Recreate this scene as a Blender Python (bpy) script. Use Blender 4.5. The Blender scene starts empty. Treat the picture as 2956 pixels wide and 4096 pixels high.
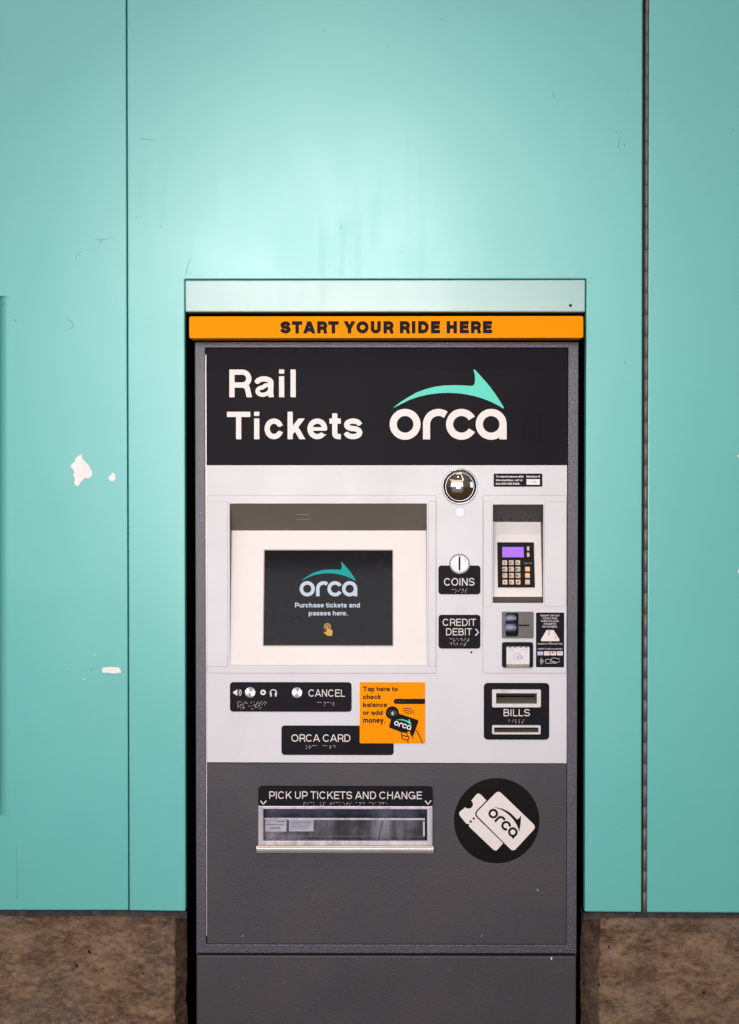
import bpy, bmesh, math, random
import numpy as np
from mathutils import Vector, Matrix, noise
from mathutils.geometry import tessellate_polygon
random.seed(7)
C = bpy.context.scene.collection
SC = bpy.context.scene

# ------------------------------------------------------------------ camera
D = 2.6            # metres from the machine front
K = 0.0005         # metres per photograph pixel on the machine front
ZC = 1.25          # height of the picture centre above the platform
PITCH, YAW = 0.011, 0.009
FWD = Vector((-math.sin(YAW), math.cos(YAW) * math.cos(PITCH), -math.sin(PITCH))).normalized()
RIGHT = FWD.cross(Vector((0, 0, 1))).normalized()
UP = RIGHT.cross(FWD).normalized()
CAM = Vector((0, 0, ZC)) - FWD * D
cd = bpy.data.cameras.new('camera')
cam = bpy.data.objects.new('camera', cd)
C.objects.link(cam)
cam.matrix_world = Matrix.Translation(CAM) @ Matrix((RIGHT, UP, -FWD)).transposed().to_4x4()
cd.sensor_fit = 'VERTICAL'
cd.angle = 2 * math.atan(2048 * K / D)
cd.clip_start = 0.05
cd.clip_end = 200
SC.camera = cam

# ------------------------------------------------------------------ world: the station hall round the wall
W = bpy.data.worlds.new('World')
SC.world = W
W.use_nodes = True


class NT:
    """tiny helper to write node maths"""
    def __init__(s, tree):
        s.t = tree

    def n(s, kind, **kw):
        nd = s.t.nodes.new(kind)
        for k, v in kw.items():
            setattr(nd, k, v)
        return nd

    def put(s, sock, v):
        if isinstance(v, bpy.types.NodeSocket):
            s.t.links.new(v, sock)
        elif v is not None:
            sock.default_value = v

    def m(s, op, a, b=None, c=None):
        nd = s.n('ShaderNodeMath', operation=op)
        s.put(nd.inputs[0], a)
        s.put(nd.inputs[1], b)
        s.put(nd.inputs[2], c)
        return nd.outputs[0]

    def ss(s, v, a, b, lo=0.0, hi=1.0):
        nd = s.n('ShaderNodeMapRange', interpolation_type='SMOOTHSTEP')
        s.put(nd.inputs[0], v)
        for i, q in zip((1, 2, 3, 4), (a, b, lo, hi)):
            nd.inputs[i].default_value = q
        return nd.outputs[0]

    def band(s, v, a, b, e):
        return s.m('MULTIPLY', s.ss(v, a - e, a + e), s.ss(v, b - e, b + e, 1.0, 0.0))

    def mix(s, f, a, b):
        nd = s.n('ShaderNodeMix', data_type='RGBA')
        s.put(nd.inputs[0], f)
        s.put(nd.inputs[6], a)
        s.put(nd.inputs[7], b)
        return nd.outputs[2]

    def noise(s, vec, scale, detail=4, rough=0.55, dist=0.0):
        nd = s.n('ShaderNodeTexNoise')
        s.put(nd.inputs['Vector'], vec)
        nd.inputs['Scale'].default_value = scale
        nd.inputs['Detail'].default_value = detail
        nd.inputs['Roughness'].default_value = rough
        nd.inputs['Distortion'].default_value = dist
        return nd.outputs[0]

    def map(s, vec, scale=(1, 1, 1), rot=(0, 0, 0), loc=(0, 0, 0)):
        nd = s.n('ShaderNodeMapping')
        s.put(nd.inputs[0], vec)
        nd.inputs['Scale'].default_value = scale
        nd.inputs['Rotation'].default_value = rot
        nd.inputs['Location'].default_value = loc
        return nd.outputs[0]


def rgb(r, g, b):
    def f(c):
        c /= 255.0
        return c / 12.92 if c <= 0.04045 else ((c + 0.055) / 1.055) ** 2.4
    return (f(r), f(g), f(b), 1.0)


nt = NT(W.node_tree)
bg = W.node_tree.nodes['Background']
tc = nt.n('ShaderNodeTexCoord')
sx = nt.n('ShaderNodeSeparateXYZ')
W.node_tree.links.new(tc.outputs['Generated'], sx.inputs[0])
dx, dy, dz = sx.outputs
az = nt.m('ARCTAN2', dx, nt.m('MULTIPLY', dy, -1.0))
el = nt.m('ARCSINE', dz)
hall = nt.mix(nt.ss(el, -0.12, 0.06), (0.15, 0.088, 0.050, 1), (0.25, 0.215, 0.18, 1))
hall = nt.mix(nt.ss(el, 0.1, 1.3), hall, (0.33, 0.28, 0.22, 1))
mott = nt.noise(tc.outputs['Generated'], 5.0, 3)
hall = nt.mix(nt.m('MULTIPLY', nt.ss(mott, 0.35, 0.7), 0.45), hall, (0.05, 0.04, 0.035, 1))
win = nt.m('MULTIPLY', nt.band(az, -0.86, 0.34, 0.03), nt.band(el, -0.02, 0.50, 0.03))
hall = nt.mix(win, hall, (2.6, 2.7, 3.1, 1))
strip_h = nt.m('MULTIPLY', nt.band(az, -1.1, 0.42, 0.03), nt.band(el, 0.56, 0.64, 0.02))
hall = nt.mix(strip_h, hall, (3.2, 2.3, 1.5, 1))
strip_v = nt.m('MULTIPLY', nt.band(az, 0.36, 0.50, 0.03), nt.band(el, 0.60, 1.20, 0.03))
hall = nt.mix(strip_v, hall, (3.6, 2.8, 2.0, 1))
hall = nt.mix(nt.ss(el, 1.22, 1.32), hall, (2.6, 2.2, 1.8, 1))
shine = nt.m('MULTIPLY', nt.band(az, -0.75, 0.3, 0.25), nt.band(el, -0.5, 0.0, 0.22))
hall = nt.mix(nt.m('MULTIPLY', shine, 0.22), hall, (2.0, 1.9, 2.2, 1))
win2 = nt.m('MULTIPLY', nt.band(az, 1.12, 1.42, 0.04), nt.band(el, -0.05, 0.35, 0.04))
hall = nt.mix(win2, hall, (2.6, 2.8, 3.2, 1))
W.node_tree.links.new(hall, bg.inputs[0])
bg.inputs[1].default_value = 0.53


# ------------------------------------------------------------------ lamps of the hall and an added fill light
def area(name, loc, target, sx_, sy_, power, col, spread=180):
    l = bpy.data.lights.new(name, 'AREA')
    l.shape = 'RECTANGLE'
    l.size, l.size_y, l.energy, l.color = sx_, sy_, power, col
    l.spread = math.radians(spread)
    o = bpy.data.objects.new(name, l)
    o.location = loc
    d = Vector(target) - Vector(loc)
    o.rotation_euler = d.to_track_quat('-Z', 'Y').to_euler()
    C.objects.link(o)
    return o


area('ceiling_strip_lamp', (-0.35, -6.0, ZC + 1.65), (-0.05, 0, ZC + 0.1), 1.45, 0.6, 6.6, (1.0, 0.96, 0.92), 44)
area('camera_fill_light', (-0.16, -2.95, ZC + 0.03), (-0.16, 0, ZC - 0.10), 1.0, 0.9, 12.5, (0.94, 0.94, 0.99), 106)  # added fill behind the camera, no window stands there
sp = bpy.data.lights.new('ceiling_spot_lamp', 'SPOT')
sp.energy = 74
sp.color = (1.0, 0.86, 0.72)
sp.spot_size = math.radians(50)
sp.spot_blend = 1.0
sp.shadow_soft_size = 0.035
so = bpy.data.objects.new('ceiling_spot_lamp', sp)
so.location = (-0.15, -1.45, ZC + 2.2)
so.rotation_euler = (Vector((-0.05, 0, ZC - 0.28)) - so.location).to_track_quat('-Z', 'Y').to_euler()
C.objects.link(so)

SC.view_settings.view_transform = 'Standard'
SC.view_settings.look = 'None'
SC.view_settings.exposure = 0.0
SC.view_settings.gamma = 1.0


# ------------------------------------------------------------------ photograph measurements -> places
class Frame:
    """a plane in the place: origin, right, up and outward normal"""
    def __init__(s, O, U, V):
        s.O, s.U, s.V = Vector(O), Vector(U).normalized(), Vector(V).normalized()
        s.N = s.U.cross(s.V).normalized()
        if s.N.y > 0:
            s.N = -s.N

    def uv(s, px, py):
        d = FWD * D + RIGHT * ((px - 1478) * K) + UP * ((2048 - py) * K)
        t = (s.O - CAM).dot(s.N) / d.dot(s.N)
        p = CAM + d * t - s.O
        return (p.dot(s.U), p.dot(s.V))

    def w(s, u, v, h=0.0):
        return s.O + s.U * u + s.V * v + s.N * h

    def p(s, px, py, h=0.0):
        u, v = s.uv(px, py)
        return s.w(u, v, h)


def front(y):
    return Frame((0, y, ZC), (1, 0, 0), (0, 0, 1))


class MB:
    def __init__(s):
        s.v, s.f, s.sm = [], [], []

    def add(s, verts, faces, smooth=False):
        o = len(s.v)
        s.v += [tuple(q) for q in verts]
        s.f += [tuple(i + o for i in f) for f in faces]
        s.sm += [smooth] * len(faces)

    def prism(s, fr, loops, h0, h1, back=False):
        """loops: outer then holes, in (u, v) of fr"""
        allp, base = [], []
        for lp in loops:
            base.append(len(allp))
            allp += lp
        n = len(allp)
        top = [fr.w(u, v, h1) for u, v in allp]
        bot = [fr.w(u, v, h0) for u, v in allp]
        if len(loops) == 1 and len(loops[0]) == 4:
            tri = [(0, 1, 2, 3)]
        else:
            tri = [tuple(t) for t in tessellate_polygon([[Vector((u, v, 0)) for u, v in lp] for lp in loops])]
        faces = []
        for t in tri:
            a, b, c = (Vector((*allp[i], 0)) for i in t[:3])
            ccw = (b - a).cross(c - a).z > 0
            t = t if ccw == (fr.U.cross(fr.V).dot(fr.N) > 0) else t[::-1]
            faces.append(t)
            if back:
                faces.append(tuple(i + n for i in t[::-1]))
        for k, lp in enumerate(loops):
            m = len(lp)
            ar = sum(lp[i][0] * lp[(i + 1) % m][1] - lp[(i + 1) % m][0] * lp[i][1] for i in range(m))
            for i in range(m):
                a, b = base[k] + i, base[k] + (i + 1) % m
                q = (a, a + n, b + n, b)
                if (ar < 0) != (k > 0):
                    q = q[::-1]
                faces.append(q)
        s.add(top + bot, faces)

    def build(s, name, mat, parent=None, bevel=0, seg=2, label=None, kind=None):
        me = bpy.data.meshes.new(name)
        me.from_pydata(s.v, [], s.f)
        me.materials.append(mat)
        me.polygons.foreach_set('use_smooth', s.sm)
        me.update()
        o = bpy.data.objects.new(name, me)
        C.objects.link(o)
        if parent:
            o.parent = parent
            o.matrix_parent_inverse = Matrix.Translation(-parent.location) if parent.type == 'EMPTY' else Matrix.Identity(4)
            if parent.type != 'EMPTY' and parent.parent:
                # the parent mesh holds world coordinates, moved by its own empty
                pass
        if bevel:
            b = o.modifiers.new('edge', 'BEVEL')
            b.width, b.segments, b.limit_method, b.angle_limit = bevel, seg, 'ANGLE', math.radians(40)
            b.harden_normals = False
        if label:
            o['label'] = label
        if kind:
            o['kind'] = kind
        return o


def rect(fr, x0, y0, x1, y1, r=0.0, seg=5):
    """rounded rectangle (photograph pixels) as a loop of fr; r in pixels"""
    u0, v1 = fr.uv(x0, (y0 + y1) / 2)[0], fr.uv((x0 + x1) / 2, y0)[1]
    u1, v0 = fr.uv(x1, (y0 + y1) / 2)[0], fr.uv((x0 + x1) / 2, y1)[1]
    if r <= 0:
        return [(u0, v0), (u1, v0), (u1, v1), (u0, v1)]
    r *= K
    out = []
    for cx, cy, a in ((u1 - r, v1 - r, 0), (u0 + r, v1 - r, 90), (u0 + r, v0 + r, 180), (u1 - r, v0 + r, 270)):
        for i in range(seg + 1):
            t = math.radians(a + 90 * i / seg)
            out.append((cx + r * math.cos(t), cy + r * math.sin(t)))
    return out


def poly(fr, pts):
    return [fr.uv(x, y) for x, y in pts]


def circ(fr, cx, cy, r, n=32, a0=0, a1=360):
    u, v = fr.uv(cx, cy)
    full = abs(a1 - a0) >= 360
    m = n if full else n + 1
    return [(u + r * K * math.cos(math.radians(a0 + (a1 - a0) * i / n)),
             v + r * K * math.sin(math.radians(a0 + (a1 - a0) * i / n))) for i in range(m)]


def plate(fr, loops, h0, h1, name, mat, parent, bevel=0, label=None, back=False, kind=None, seg=2):
    mb = MB()
    mb.prism(fr, loops, h0, h1, back)
    return mb.build(name, mat, parent, bevel, seg, label, kind)


def box(fr, x0, y0, x1, y1, h0, h1, name, mat, parent, r=0, bevel=0, **kw):
    return plate(fr, [rect(fr, x0, y0, x1, y1, r)], h0, h1, name, mat, parent, bevel, **kw)


def strip(fr, pts, w):
    """outline of a line of width w (pixels) through pts (pixels)"""
    w = w / 2
    L, R = [], []
    for i, (x, y) in enumerate(pts):
        a = pts[max(i - 1, 0)]
        b = pts[min(i + 1, len(pts) - 1)]
        dx_, dy_ = b[0] - a[0], b[1] - a[1]
        d = math.hypot(dx_, dy_) or 1
        nx, ny = -dy_ / d * w, dx_ / d * w
        L.append((x + nx, y + ny))
        R.append((x - nx, y - ny))
    return poly(fr, L + R[::-1])


def lathe(fr, cx, cy, prof, name, mat, parent, n=48, label=None, smooth=True):
    """prof: (radius px, height m) from rim to centre"""
    u, v = fr.uv(cx, cy)
    mb = MB()
    V, F = [], []
    for r, h in prof:
        for i in range(n):
            t = 2 * math.pi * i / n
            V.append(fr.w(u + r * K * math.cos(t), v + r * K * math.sin(t), h))
    for k in range(len(prof) - 1):
        for i in range(n):
            j = (i + 1) % n
            F.append((k * n + i, k * n + j, (k + 1) * n + j, (k + 1) * n + i))
    if prof[-1][0] < 0.5:
        pass
    mb.add(V, F, smooth)
    return mb.build(name, mat, parent, label=label)


def thing(name, label, cat, loc, group=None):
    o = bpy.data.objects.new(name, None)
    o.empty_display_size = 0.1
    C.objects.link(o)
    o.location = loc
    o['label'] = label
    o['category'] = cat
    if group:
        o['group'] = group
    return o


# ------------------------------------------------------------------ materials
def new_mat(name):
    m = bpy.data.materials.new(name)
    m.use_nodes = True
    t = NT(m.node_tree)
    b = m.node_tree.nodes['Principled BSDF']
    tcn = t.n('ShaderNodeTexCoord')
    return m, t, b, tcn.outputs['Object']


def simple(name, col, rough=0.5, metal=0.0, spec=0.5, var=0.08, vscale=12.0, bump=0.0, bscale=400.0, bdist=0.0003,
           rvar=0.0, emit=None, estr=0.0, coat=0.0):
    m, t, b, oc = new_mat(name)
    c = col if len(col) == 4 else (*col, 1)
    dark = tuple(x * (1 - var) for x in c[:3]) + (1,)
    lite = tuple(min(1, x * (1 + var)) for x in c[:3]) + (1,)
    nz = t.noise(oc, vscale, 5)
    t.put(b.inputs['Base Color'], t.mix(t.ss(nz, 0.3, 0.7), dark, lite))
    b.inputs['Metallic'].default_value = metal
    b.inputs['Specular IOR Level'].default_value = spec
    if rvar:
        t.put(b.inputs['Roughness'], t.ss(t.noise(oc, vscale * 2.3, 4), 0.3, 0.7, rough - rvar, rough + rvar))
    else:
        b.inputs['Roughness'].default_value = rough
    if bump:
        bn = t.n('ShaderNodeBump')
        bn.inputs['Strength'].default_value = bump
        bn.inputs['Distance'].default_value = bdist
        t.put(bn.inputs['Height'], t.noise(oc, bscale, 3, 0.6))
        t.put(b.inputs['Normal'], bn.outputs[0])
    if emit:
        t.put(b.inputs['Emission Color'], emit)
        b.inputs['Emission Strength'].default_value = estr
    b.inputs['Coat Weight'].default_value = coat
    return m


def wall_mat(name='teal_enamel', c0=(0.118, 0.470, 0.420, 1), c1=(0.138, 0.512, 0.458, 1)):
    m, t, b, oc = new_mat(name)
    nz = t.noise(oc, 1.3, 4)
    col = t.mix(t.ss(nz, 0.3, 0.7), c0, c1)
    fine = t.noise(oc, 900, 2)
    col = t.mix(t.m('MULTIPLY', t.ss(fine, 0.2, 0.8), 0.10), col, (0.10, 0.36, 0.31, 1))
    # chalky wipe marks, strongest in a band above the machine
    st = t.noise(t.map(oc, (46, 46, 3.2), (0, 0.12, 0)), 1.0, 4, 0.5)
    st2 = t.noise(t.map(oc, (3.0, 3.0, 2.2)), 1.0, 3)
    wipe = t.m('MULTIPLY', t.ss(st, 0.42, 0.80), t.ss(st2, 0.35, 0.75))
    sz = t.n('ShaderNodeSeparateXYZ')
    t.put(sz.inputs[0], oc)
    wipe_band = t.m('MULTIPLY', t.ss(sz.outputs[2], ZC + 0.30, ZC + 0.55), t.ss(sz.outputs[2], ZC + 0.90, ZC + 0.70, 0.0, 1.0))
    wipe = t.m('MULTIPLY', wipe, t.m('ADD', t.m('MULTIPLY', wipe_band, 0.9), 0.15))
    col = t.mix(t.m('MULTIPLY', wipe, 0.05), col, (0.55, 0.66, 0.64, 1))
    t.put(b.inputs['Base Color'], col)
    t.put(b.inputs['Roughness'], t.m('ADD', t.ss(t.noise(oc, 3.2, 5), 0.3, 0.7, 0.29, 0.35), t.m('MULTIPLY', wipe, 0.10)))
    b.inputs['Specular IOR Level'].default_value = 0.85
    bn = t.n('ShaderNodeBump')
    bn.inputs['Strength'].default_value = 0.5
    bn.inputs['Distance'].default_value = 0.004
    t.put(bn.inputs['Height'], t.noise(oc, 2.4, 2))
    bn2 = t.n('ShaderNodeBump')
    bn2.inputs['Strength'].default_value = 0.12
    bn2.inputs['Distance'].default_value = 0.0003
    t.put(bn2.inputs['Height'], t.noise(oc, 700, 2))
    t.put(bn2.inputs['Normal'], bn.outputs[0])
    t.put(b.inputs['Normal'], bn2.outputs[0])
    return m


def coat_mat(name, c0, c1, bump=0.9, rough=0.45, spec=0.4):
    """grey leather-grain powder coat"""
    m, t, b, oc = new_mat(name)
    nz = t.noise(oc, 5, 4)
    col = t.mix(t.ss(nz, 0.3, 0.7), c0, c1)
    sp_ = t.noise(oc, 170, 2, 0.5)
    col = t.mix(t.m('MULTIPLY', t.ss(sp_, 0.70, 0.78), 0.25), col, (0.30, 0.28, 0.29, 1))
    t.put(b.inputs['Base Color'], col)
    b.inputs['Roughness'].default_value = rough
    b.inputs['Specular IOR Level'].default_value = spec
    bn = t.n('ShaderNodeBump')
    bn.inputs['Strength'].default_value = bump
    bn.inputs['Distance'].default_value = 0.0009
    wv = t.noise(t.map(oc, (1, 1, 1.7)), 230, 3, 0.6, 0.6)
    t.put(bn.inputs['Height'], wv)
    t.put(b.inputs['Normal'], bn.outputs[0])
    return m


def stone_mat():
    m, t, b, oc = new_mat('rough_brown_stone')
    lay = t.noise(t.map(oc, (1, 1, 2.0), (0, 0.3, 0)), 15, 10, 0.72, 0.25)
    big = t.noise(oc, 4.2, 6, 0.65)
    fin = t.noise(t.map(oc, (1, 1, 1.6), (0, 0.5, 0)), 70, 8, 0.75, 0.1)
    grit = t.noise(oc, 260, 4, 0.7)
    col = t.mix(t.ss(lay, 0.30, 0.70), (0.078, 0.038, 0.022, 1), (0.290, 0.182, 0.108, 1))
    col = t.mix(t.m('MULTIPLY', t.ss(big, 0.46, 0.66), 0.45), col, (0.165, 0.128, 0.100, 1))
    col = t.mix(t.m('MULTIPLY', t.ss(fin, 0.50, 0.68), 0.55), col, (0.33, 0.235, 0.155, 1))
    col = t.mix(t.m('MULTIPLY', t.ss(fin, 0.50, 0.34), 0.7), col, (0.050, 0.024, 0.015, 1))
    col = t.mix(t.m('MULTIPLY', t.ss(grit, 0.45, 0.30), 0.35), col, (0.04, 0.026, 0.018, 1))
    col = t.mix(t.m('MULTIPLY', t.ss(t.noise(t.map(oc, loc=(7, 2, 3)), 14, 5, 0.7), 0.60, 0.70), 0.35), col, (0.20, 0.170, 0.145, 1))
    pit = t.ss(t.noise(oc, 38, 2, 0.4), 0.735, 0.76)
    col = t.mix(pit, col, (0.012, 0.010, 0.010, 1))
    flake = t.ss(t.noise(t.map(oc, loc=(3, 1, 5)), 60, 2, 0.4), 0.76, 0.79)
    col = t.mix(t.m('MULTIPLY', flake, 0.7), col, (0.45, 0.38, 0.30, 1))
    # faint upright saw joints
    sxn = t.n('ShaderNodeSeparateXYZ')
    t.put(sxn.inputs[0], t.map(oc, loc=(0.02, 0, 0)))
    jn = t.m('PINGPONG', t.m('ADD', sxn.outputs[0], t.m('MULTIPLY', big, 0.012)), 0.078)
    j = t.m('MULTIPLY', t.ss(jn, 0.0, 0.0035, 1.0, 0.0), t.ss(t.noise(oc, 6, 2), 0.45, 0.6))
    col = t.mix(t.m('MULTIPLY', j, 0.5), col, (0.05, 0.03, 0.02, 1))
    t.put(b.inputs['Base Color'], col)
    b.inputs['Roughness'].default_value = 0.82
    b.inputs['Specular IOR Level'].default_value = 0.3
    bn = t.n('ShaderNodeBump')
    bn.inputs['Strength'].default_value = 0.8
    bn.inputs['Distance'].default_value = 0.003
    t.put(bn.inputs['Height'], t.m('ADD', t.m('ADD', lay, t.m('MULTIPLY', fin, 1.0)), t.m('ADD', t.m('MULTIPLY', pit, -0.6), t.m('MULTIPLY', grit, 0.25))))
    t.put(b.inputs['Normal'], bn.outputs[0])
    return m


def white_mat():
    m, t, b, oc = new_mat('white_plastic_paint')
    col = t.mix(t.ss(t.noise(oc, 6, 5), 0.35, 0.65), (0.640, 0.608, 0.622, 1), (0.675, 0.642, 0.654, 1))
    sm = t.m('MULTIPLY', t.ss(t.noise(t.map(oc, (1, 1, 0.6)), 14, 6, 0.65), 0.55, 0.75),
             t.ss(t.noise(oc, 2.7, 2), 0.45, 0.62))
    col = t.mix(t.m('MULTIPLY', sm, 0.30), col, (0.46, 0.42, 0.42, 1))
    t.put(b.inputs['Base Color'], col)
    t.put(b.inputs['Roughness'], t.ss(t.noise(oc, 8, 4), 0.3, 0.7, 0.42, 0.52))
    bn = t.n('ShaderNodeBump')
    bn.inputs['Strength'].default_value = 0.35
    bn.inputs['Distance'].default_value = 0.0003
    t.put(bn.inputs['Height'], t.noise(oc, 520, 3, 0.6))
    t.put(b.inputs['Normal'], bn.outputs[0])
    return m


def tray_metal():
    m, t, b, oc = new_mat('scuffed_steel')
    st = t.noise(t.map(oc, (40, 10, 5), (0, 0.1, 0)), 1.0, 5, 0.6)
    col = t.mix(t.ss(st, 0.3, 0.7), (0.38, 0.34, 0.37, 1), (0.66, 0.61, 0.65, 1))
    t.put(b.inputs['Base Color'], col)
    b.inputs['Metallic'].default_value = 0.35
    t.put(b.inputs['Roughness'], t.ss(st, 0.3, 0.7, 0.38, 0.5))
    return m


def flap_mat(name, a, bcol, rough=0.2):
    m, t, b, oc = new_mat(name)
    st = t.noise(t.map(oc, (22, 10, 4), (0, 0.12, 0)), 1.0, 5, 0.65)
    st2 = t.noise(t.map(oc, (9, 9, 16)), 1.0, 4)
    col = t.mix(t.m('MULTIPLY', t.ss(st, 0.35, 0.68), t.ss(st2, 0.3, 0.65)), a, bcol)
    t.put(b.inputs['Base Color'], col)
    t.put(b.inputs['Roughness'], t.ss(st2, 0.3, 0.7, rough, rough + 0.2))
    return m


def brushed_mat():
    m, t, b, oc = new_mat('spun_steel')
    b.inputs['Base Color'].default_value = (0.72, 0.67, 0.68, 1)
    b.inputs['Metallic'].default_value = 1.0
    b.inputs['Roughness'].default_value = 0.32
    b.inputs['Anisotropic'].default_value = 0.85
    tg = t.n('ShaderNodeTangent')
    tg.direction_type = 'RADIAL'
    tg.axis = 'Y'
    t.put(b.inputs['Tangent'], tg.outputs[0])
    return m


def screen_mat():
    m, t, b, oc = new_mat('smudged_display_glass')
    sm = t.ss(t.noise(oc, 34, 5, 0.7), 0.55, 0.8)
    fl = t.ss(t.noise(t.map(oc, loc=(4, 2, 1)), 90, 3, 0.5), 0.68, 0.76)
    col = t.mix(t.m('MULTIPLY', t.m('ADD', t.m('MULTIPLY', sm, 0.35), t.m('MULTIPLY', fl, 0.3)), 0.5),
                (0.007, 0.006, 0.007, 1), (0.10, 0.09, 0.09, 1))
    t.put(b.inputs['Base Color'], col)
    b.inputs['Roughness'].default_value = 0.08
    b.inputs['Specular IOR Level'].default_value = 0.03
    return m


M_wall = wall_mat()
M_trim = wall_mat('sheen_pale_enamel', (0.26, 0.46, 0.42, 1), (0.31, 0.49, 0.45, 1))  # same enamel as the wall, lamp sheen put into a paler colour
M_stone = stone_mat()
M_grey = coat_mat('grey_grained_coat', (0.047, 0.043, 0.046, 1), (0.062, 0.051, 0.055, 1), 0.6, 0.5)
M_frame = coat_mat('light_grey_grained_coat', (0.056, 0.048, 0.062, 1), (0.066, 0.057, 0.072, 1), 1.0, 0.34, 0.7)
M_white = white_mat()
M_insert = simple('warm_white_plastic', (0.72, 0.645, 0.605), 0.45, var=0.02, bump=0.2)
M_black = simple('black_sign_plastic', (0.011, 0.009, 0.013), 0.45, var=0.12, bump=0.25, bscale=600, bdist=0.0001, spec=0.06)
M_header = simple('black_header_film', (0.010, 0.008, 0.010), 0.5, var=0.10, vscale=5, spec=0.06)
M_tape = simple('black_tape', (0.007, 0.006, 0.009), 0.4, spec=0.045, var=0.1)
M_letter = simple('white_lettering', (0.78, 0.69, 0.65), 0.5, var=0.02)
M_orange = simple('orange_enamel', (0.92, 0.285, 0.000), 0.6, spec=0.05, var=0.03, vscale=4, bump=0.1)
M_ink = simple('black_ink', (0.009, 0.007, 0.007), 0.5, var=0.1, spec=0.06)
M_green = simple('mint_green_film', (0.075, 0.62, 0.46), 0.5, var=0.03)
M_dark = simple('cavity_shade', (0.004, 0.004, 0.004), 0.8, spec=0.1)  # near-black colour stands for the unlit depth of gaps and openings
M_seam = simple('seam_shadow_gap', (0.30, 0.27, 0.28), 0.8)
M_rim = simple('dark_rim', (0.10, 0.09, 0.09), 0.6)
M_hinge = simple('worn_hinge_steel', (0.145, 0.115, 0.10), 0.5, 0.35, var=0.12, vscale=30, rvar=0.12)
M_pin = simple('hinge_leaf_steel', (0.018, 0.015, 0.013), 0.5, 0.6, var=0.3, vscale=40)
M_chrome = simple('chrome', (0.55, 0.53, 0.52), 0.28, 0.9, var=0.03)
M_mirror = simple('mirror_glass', (0.80, 0.78, 0.75), 0.015, 1.0, var=0.01)
M_soffit = simple('shaded_taupe_plastic', (0.15, 0.122, 0.095), 0.55, var=0.04, bump=0.35, bscale=500)  # recess plastic darkened, shade of soffit and cheeks put into the colour
M_key = simple('beige_key_plastic', (0.60, 0.44, 0.33), 0.4, var=0.05, vscale=60)
M_keyred = simple('salmon_key_plastic', (0.78, 0.40, 0.27), 0.4, var=0.05, vscale=60)
M_keyyel = simple('amber_key_plastic', (0.80, 0.46, 0.20), 0.4, var=0.05, vscale=60)
M_pad = simple('black_keypad_plastic', (0.013, 0.012, 0.010), 0.5, var=0.1, spec=0.06)
M_lcd = simple('violet_display', (0.20, 0.08, 0.5), 0.3, var=0.05, vscale=80, emit=(0.42, 0.18, 0.80, 1), estr=0.66, spec=0.03)
M_steel = simple('slot_steel', (0.64, 0.59, 0.58), 0.38, 0.2, var=0.08, vscale=40, rvar=0.08)
M_reader = simple('warm_grey_plastic', (0.105, 0.095, 0.085), 0.42, var=0.12, vscale=40, bump=0.4, bscale=350)
M_grip = simple('blue_grey_plastic', (0.27, 0.29, 0.40), 0.3, var=0.15, vscale=60)
M_grime = flap_mat('grimy_white_pad', (0.74, 0.70, 0.74, 1), (0.66, 0.61, 0.63, 1), 0.35)
M_padlip = simple('dirty_pad_lip', (0.30, 0.24, 0.18), 0.5, var=0.2, vscale=60)
M_lamp = simple('unlit_green_lens', (0.14, 0.22, 0.19), 0.3, var=0.1)
M_sketch = simple('faded_grey_print', (0.20, 0.18, 0.18), 0.6, var=0.2)
M_scr = screen_mat()
M_scrw = simple('display_white', (0.1, 0.1, 0.1), 0.4, emit=(0.60, 0.66, 0.78, 1), estr=0.85, var=0.02, spec=0.03)
M_scrg = simple('display_teal', (0.01, 0.05, 0.05), 0.4, emit=(0.0, 0.40, 0.36, 1), estr=0.85, var=0.02, spec=0.03)
M_scro = simple('display_amber', (0.05, 0.03, 0.01), 0.4, emit=(0.86, 0.46, 0.11, 1), estr=0.8, var=0.02, spec=0.03)
M_steeltray = tray_metal()
M_flap = flap_mat('scratched_flap', (0.030, 0.024, 0.032, 1), (0.27, 0.235, 0.29, 1))
M_flaptop = flap_mat('blue_grey_flap', (0.040, 0.048, 0.068, 1), (0.19, 0.20, 0.26, 1))
M_lip = simple('polished_lip', (0.60, 0.55, 0.54), 0.3, 0.25, var=0.08, vscale=9)
M_lipo = simple('orange_peach_strip', (0.72, 0.45, 0.26), 0.4, 0.2, var=0.06)
M_note = simple('dull_paper_label', (0.42, 0.38, 0.46), 0.5, var=0.1, vscale=50)
M_faint = simple('faint_print', (0.12, 0.11, 0.14), 0.5)
M_chip = simple('bare_white_primer', (0.86, 0.78, 0.76), 0.55, var=0.04)
M_mark = simple('scuff_mark', (0.10, 0.28, 0.26), 0.6, var=0.2)
M_jointshade = simple('joint_shade', (0.045, 0.034, 0.030), 0.7, var=0.5, vscale=60, bump=0.8, bscale=90, bdist=0.001)
M_paper = simple('white_paper', (0.80, 0.74, 0.72), 0.5, var=0.03)
M_blue = simple('blue_card_print', (0.33, 0.38, 0.58), 0.5)
M_red = simple('red_card_print', (0.75, 0.05, 0.03), 0.5)
M_amber = simple('amber_card_print', (0.90, 0.36, 0.04), 0.5)
M_bare = simple('bare_edge', (0.80, 0.68, 0.62), 0.4, 0.3, var=0.1)


# ------------------------------------------------------------------ lettering: grotesque glyphs drawn as strokes
def A(cx, cy, rx, ry, a0, a1, n=None):
    n = n or max(4, int(abs(a1 - a0) / 12))
    return [(cx + rx * math.cos(math.radians(a0 + (a1 - a0) * i / n)),
             cy + ry * math.sin(math.radians(a0 + (a1 - a0) * i / n))) for i in range(n + 1)]


UPN, DNN, RTN, LFN = (0, 1), (0, -1), (1, 0), (-1, 0)
X = 0.755


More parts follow.
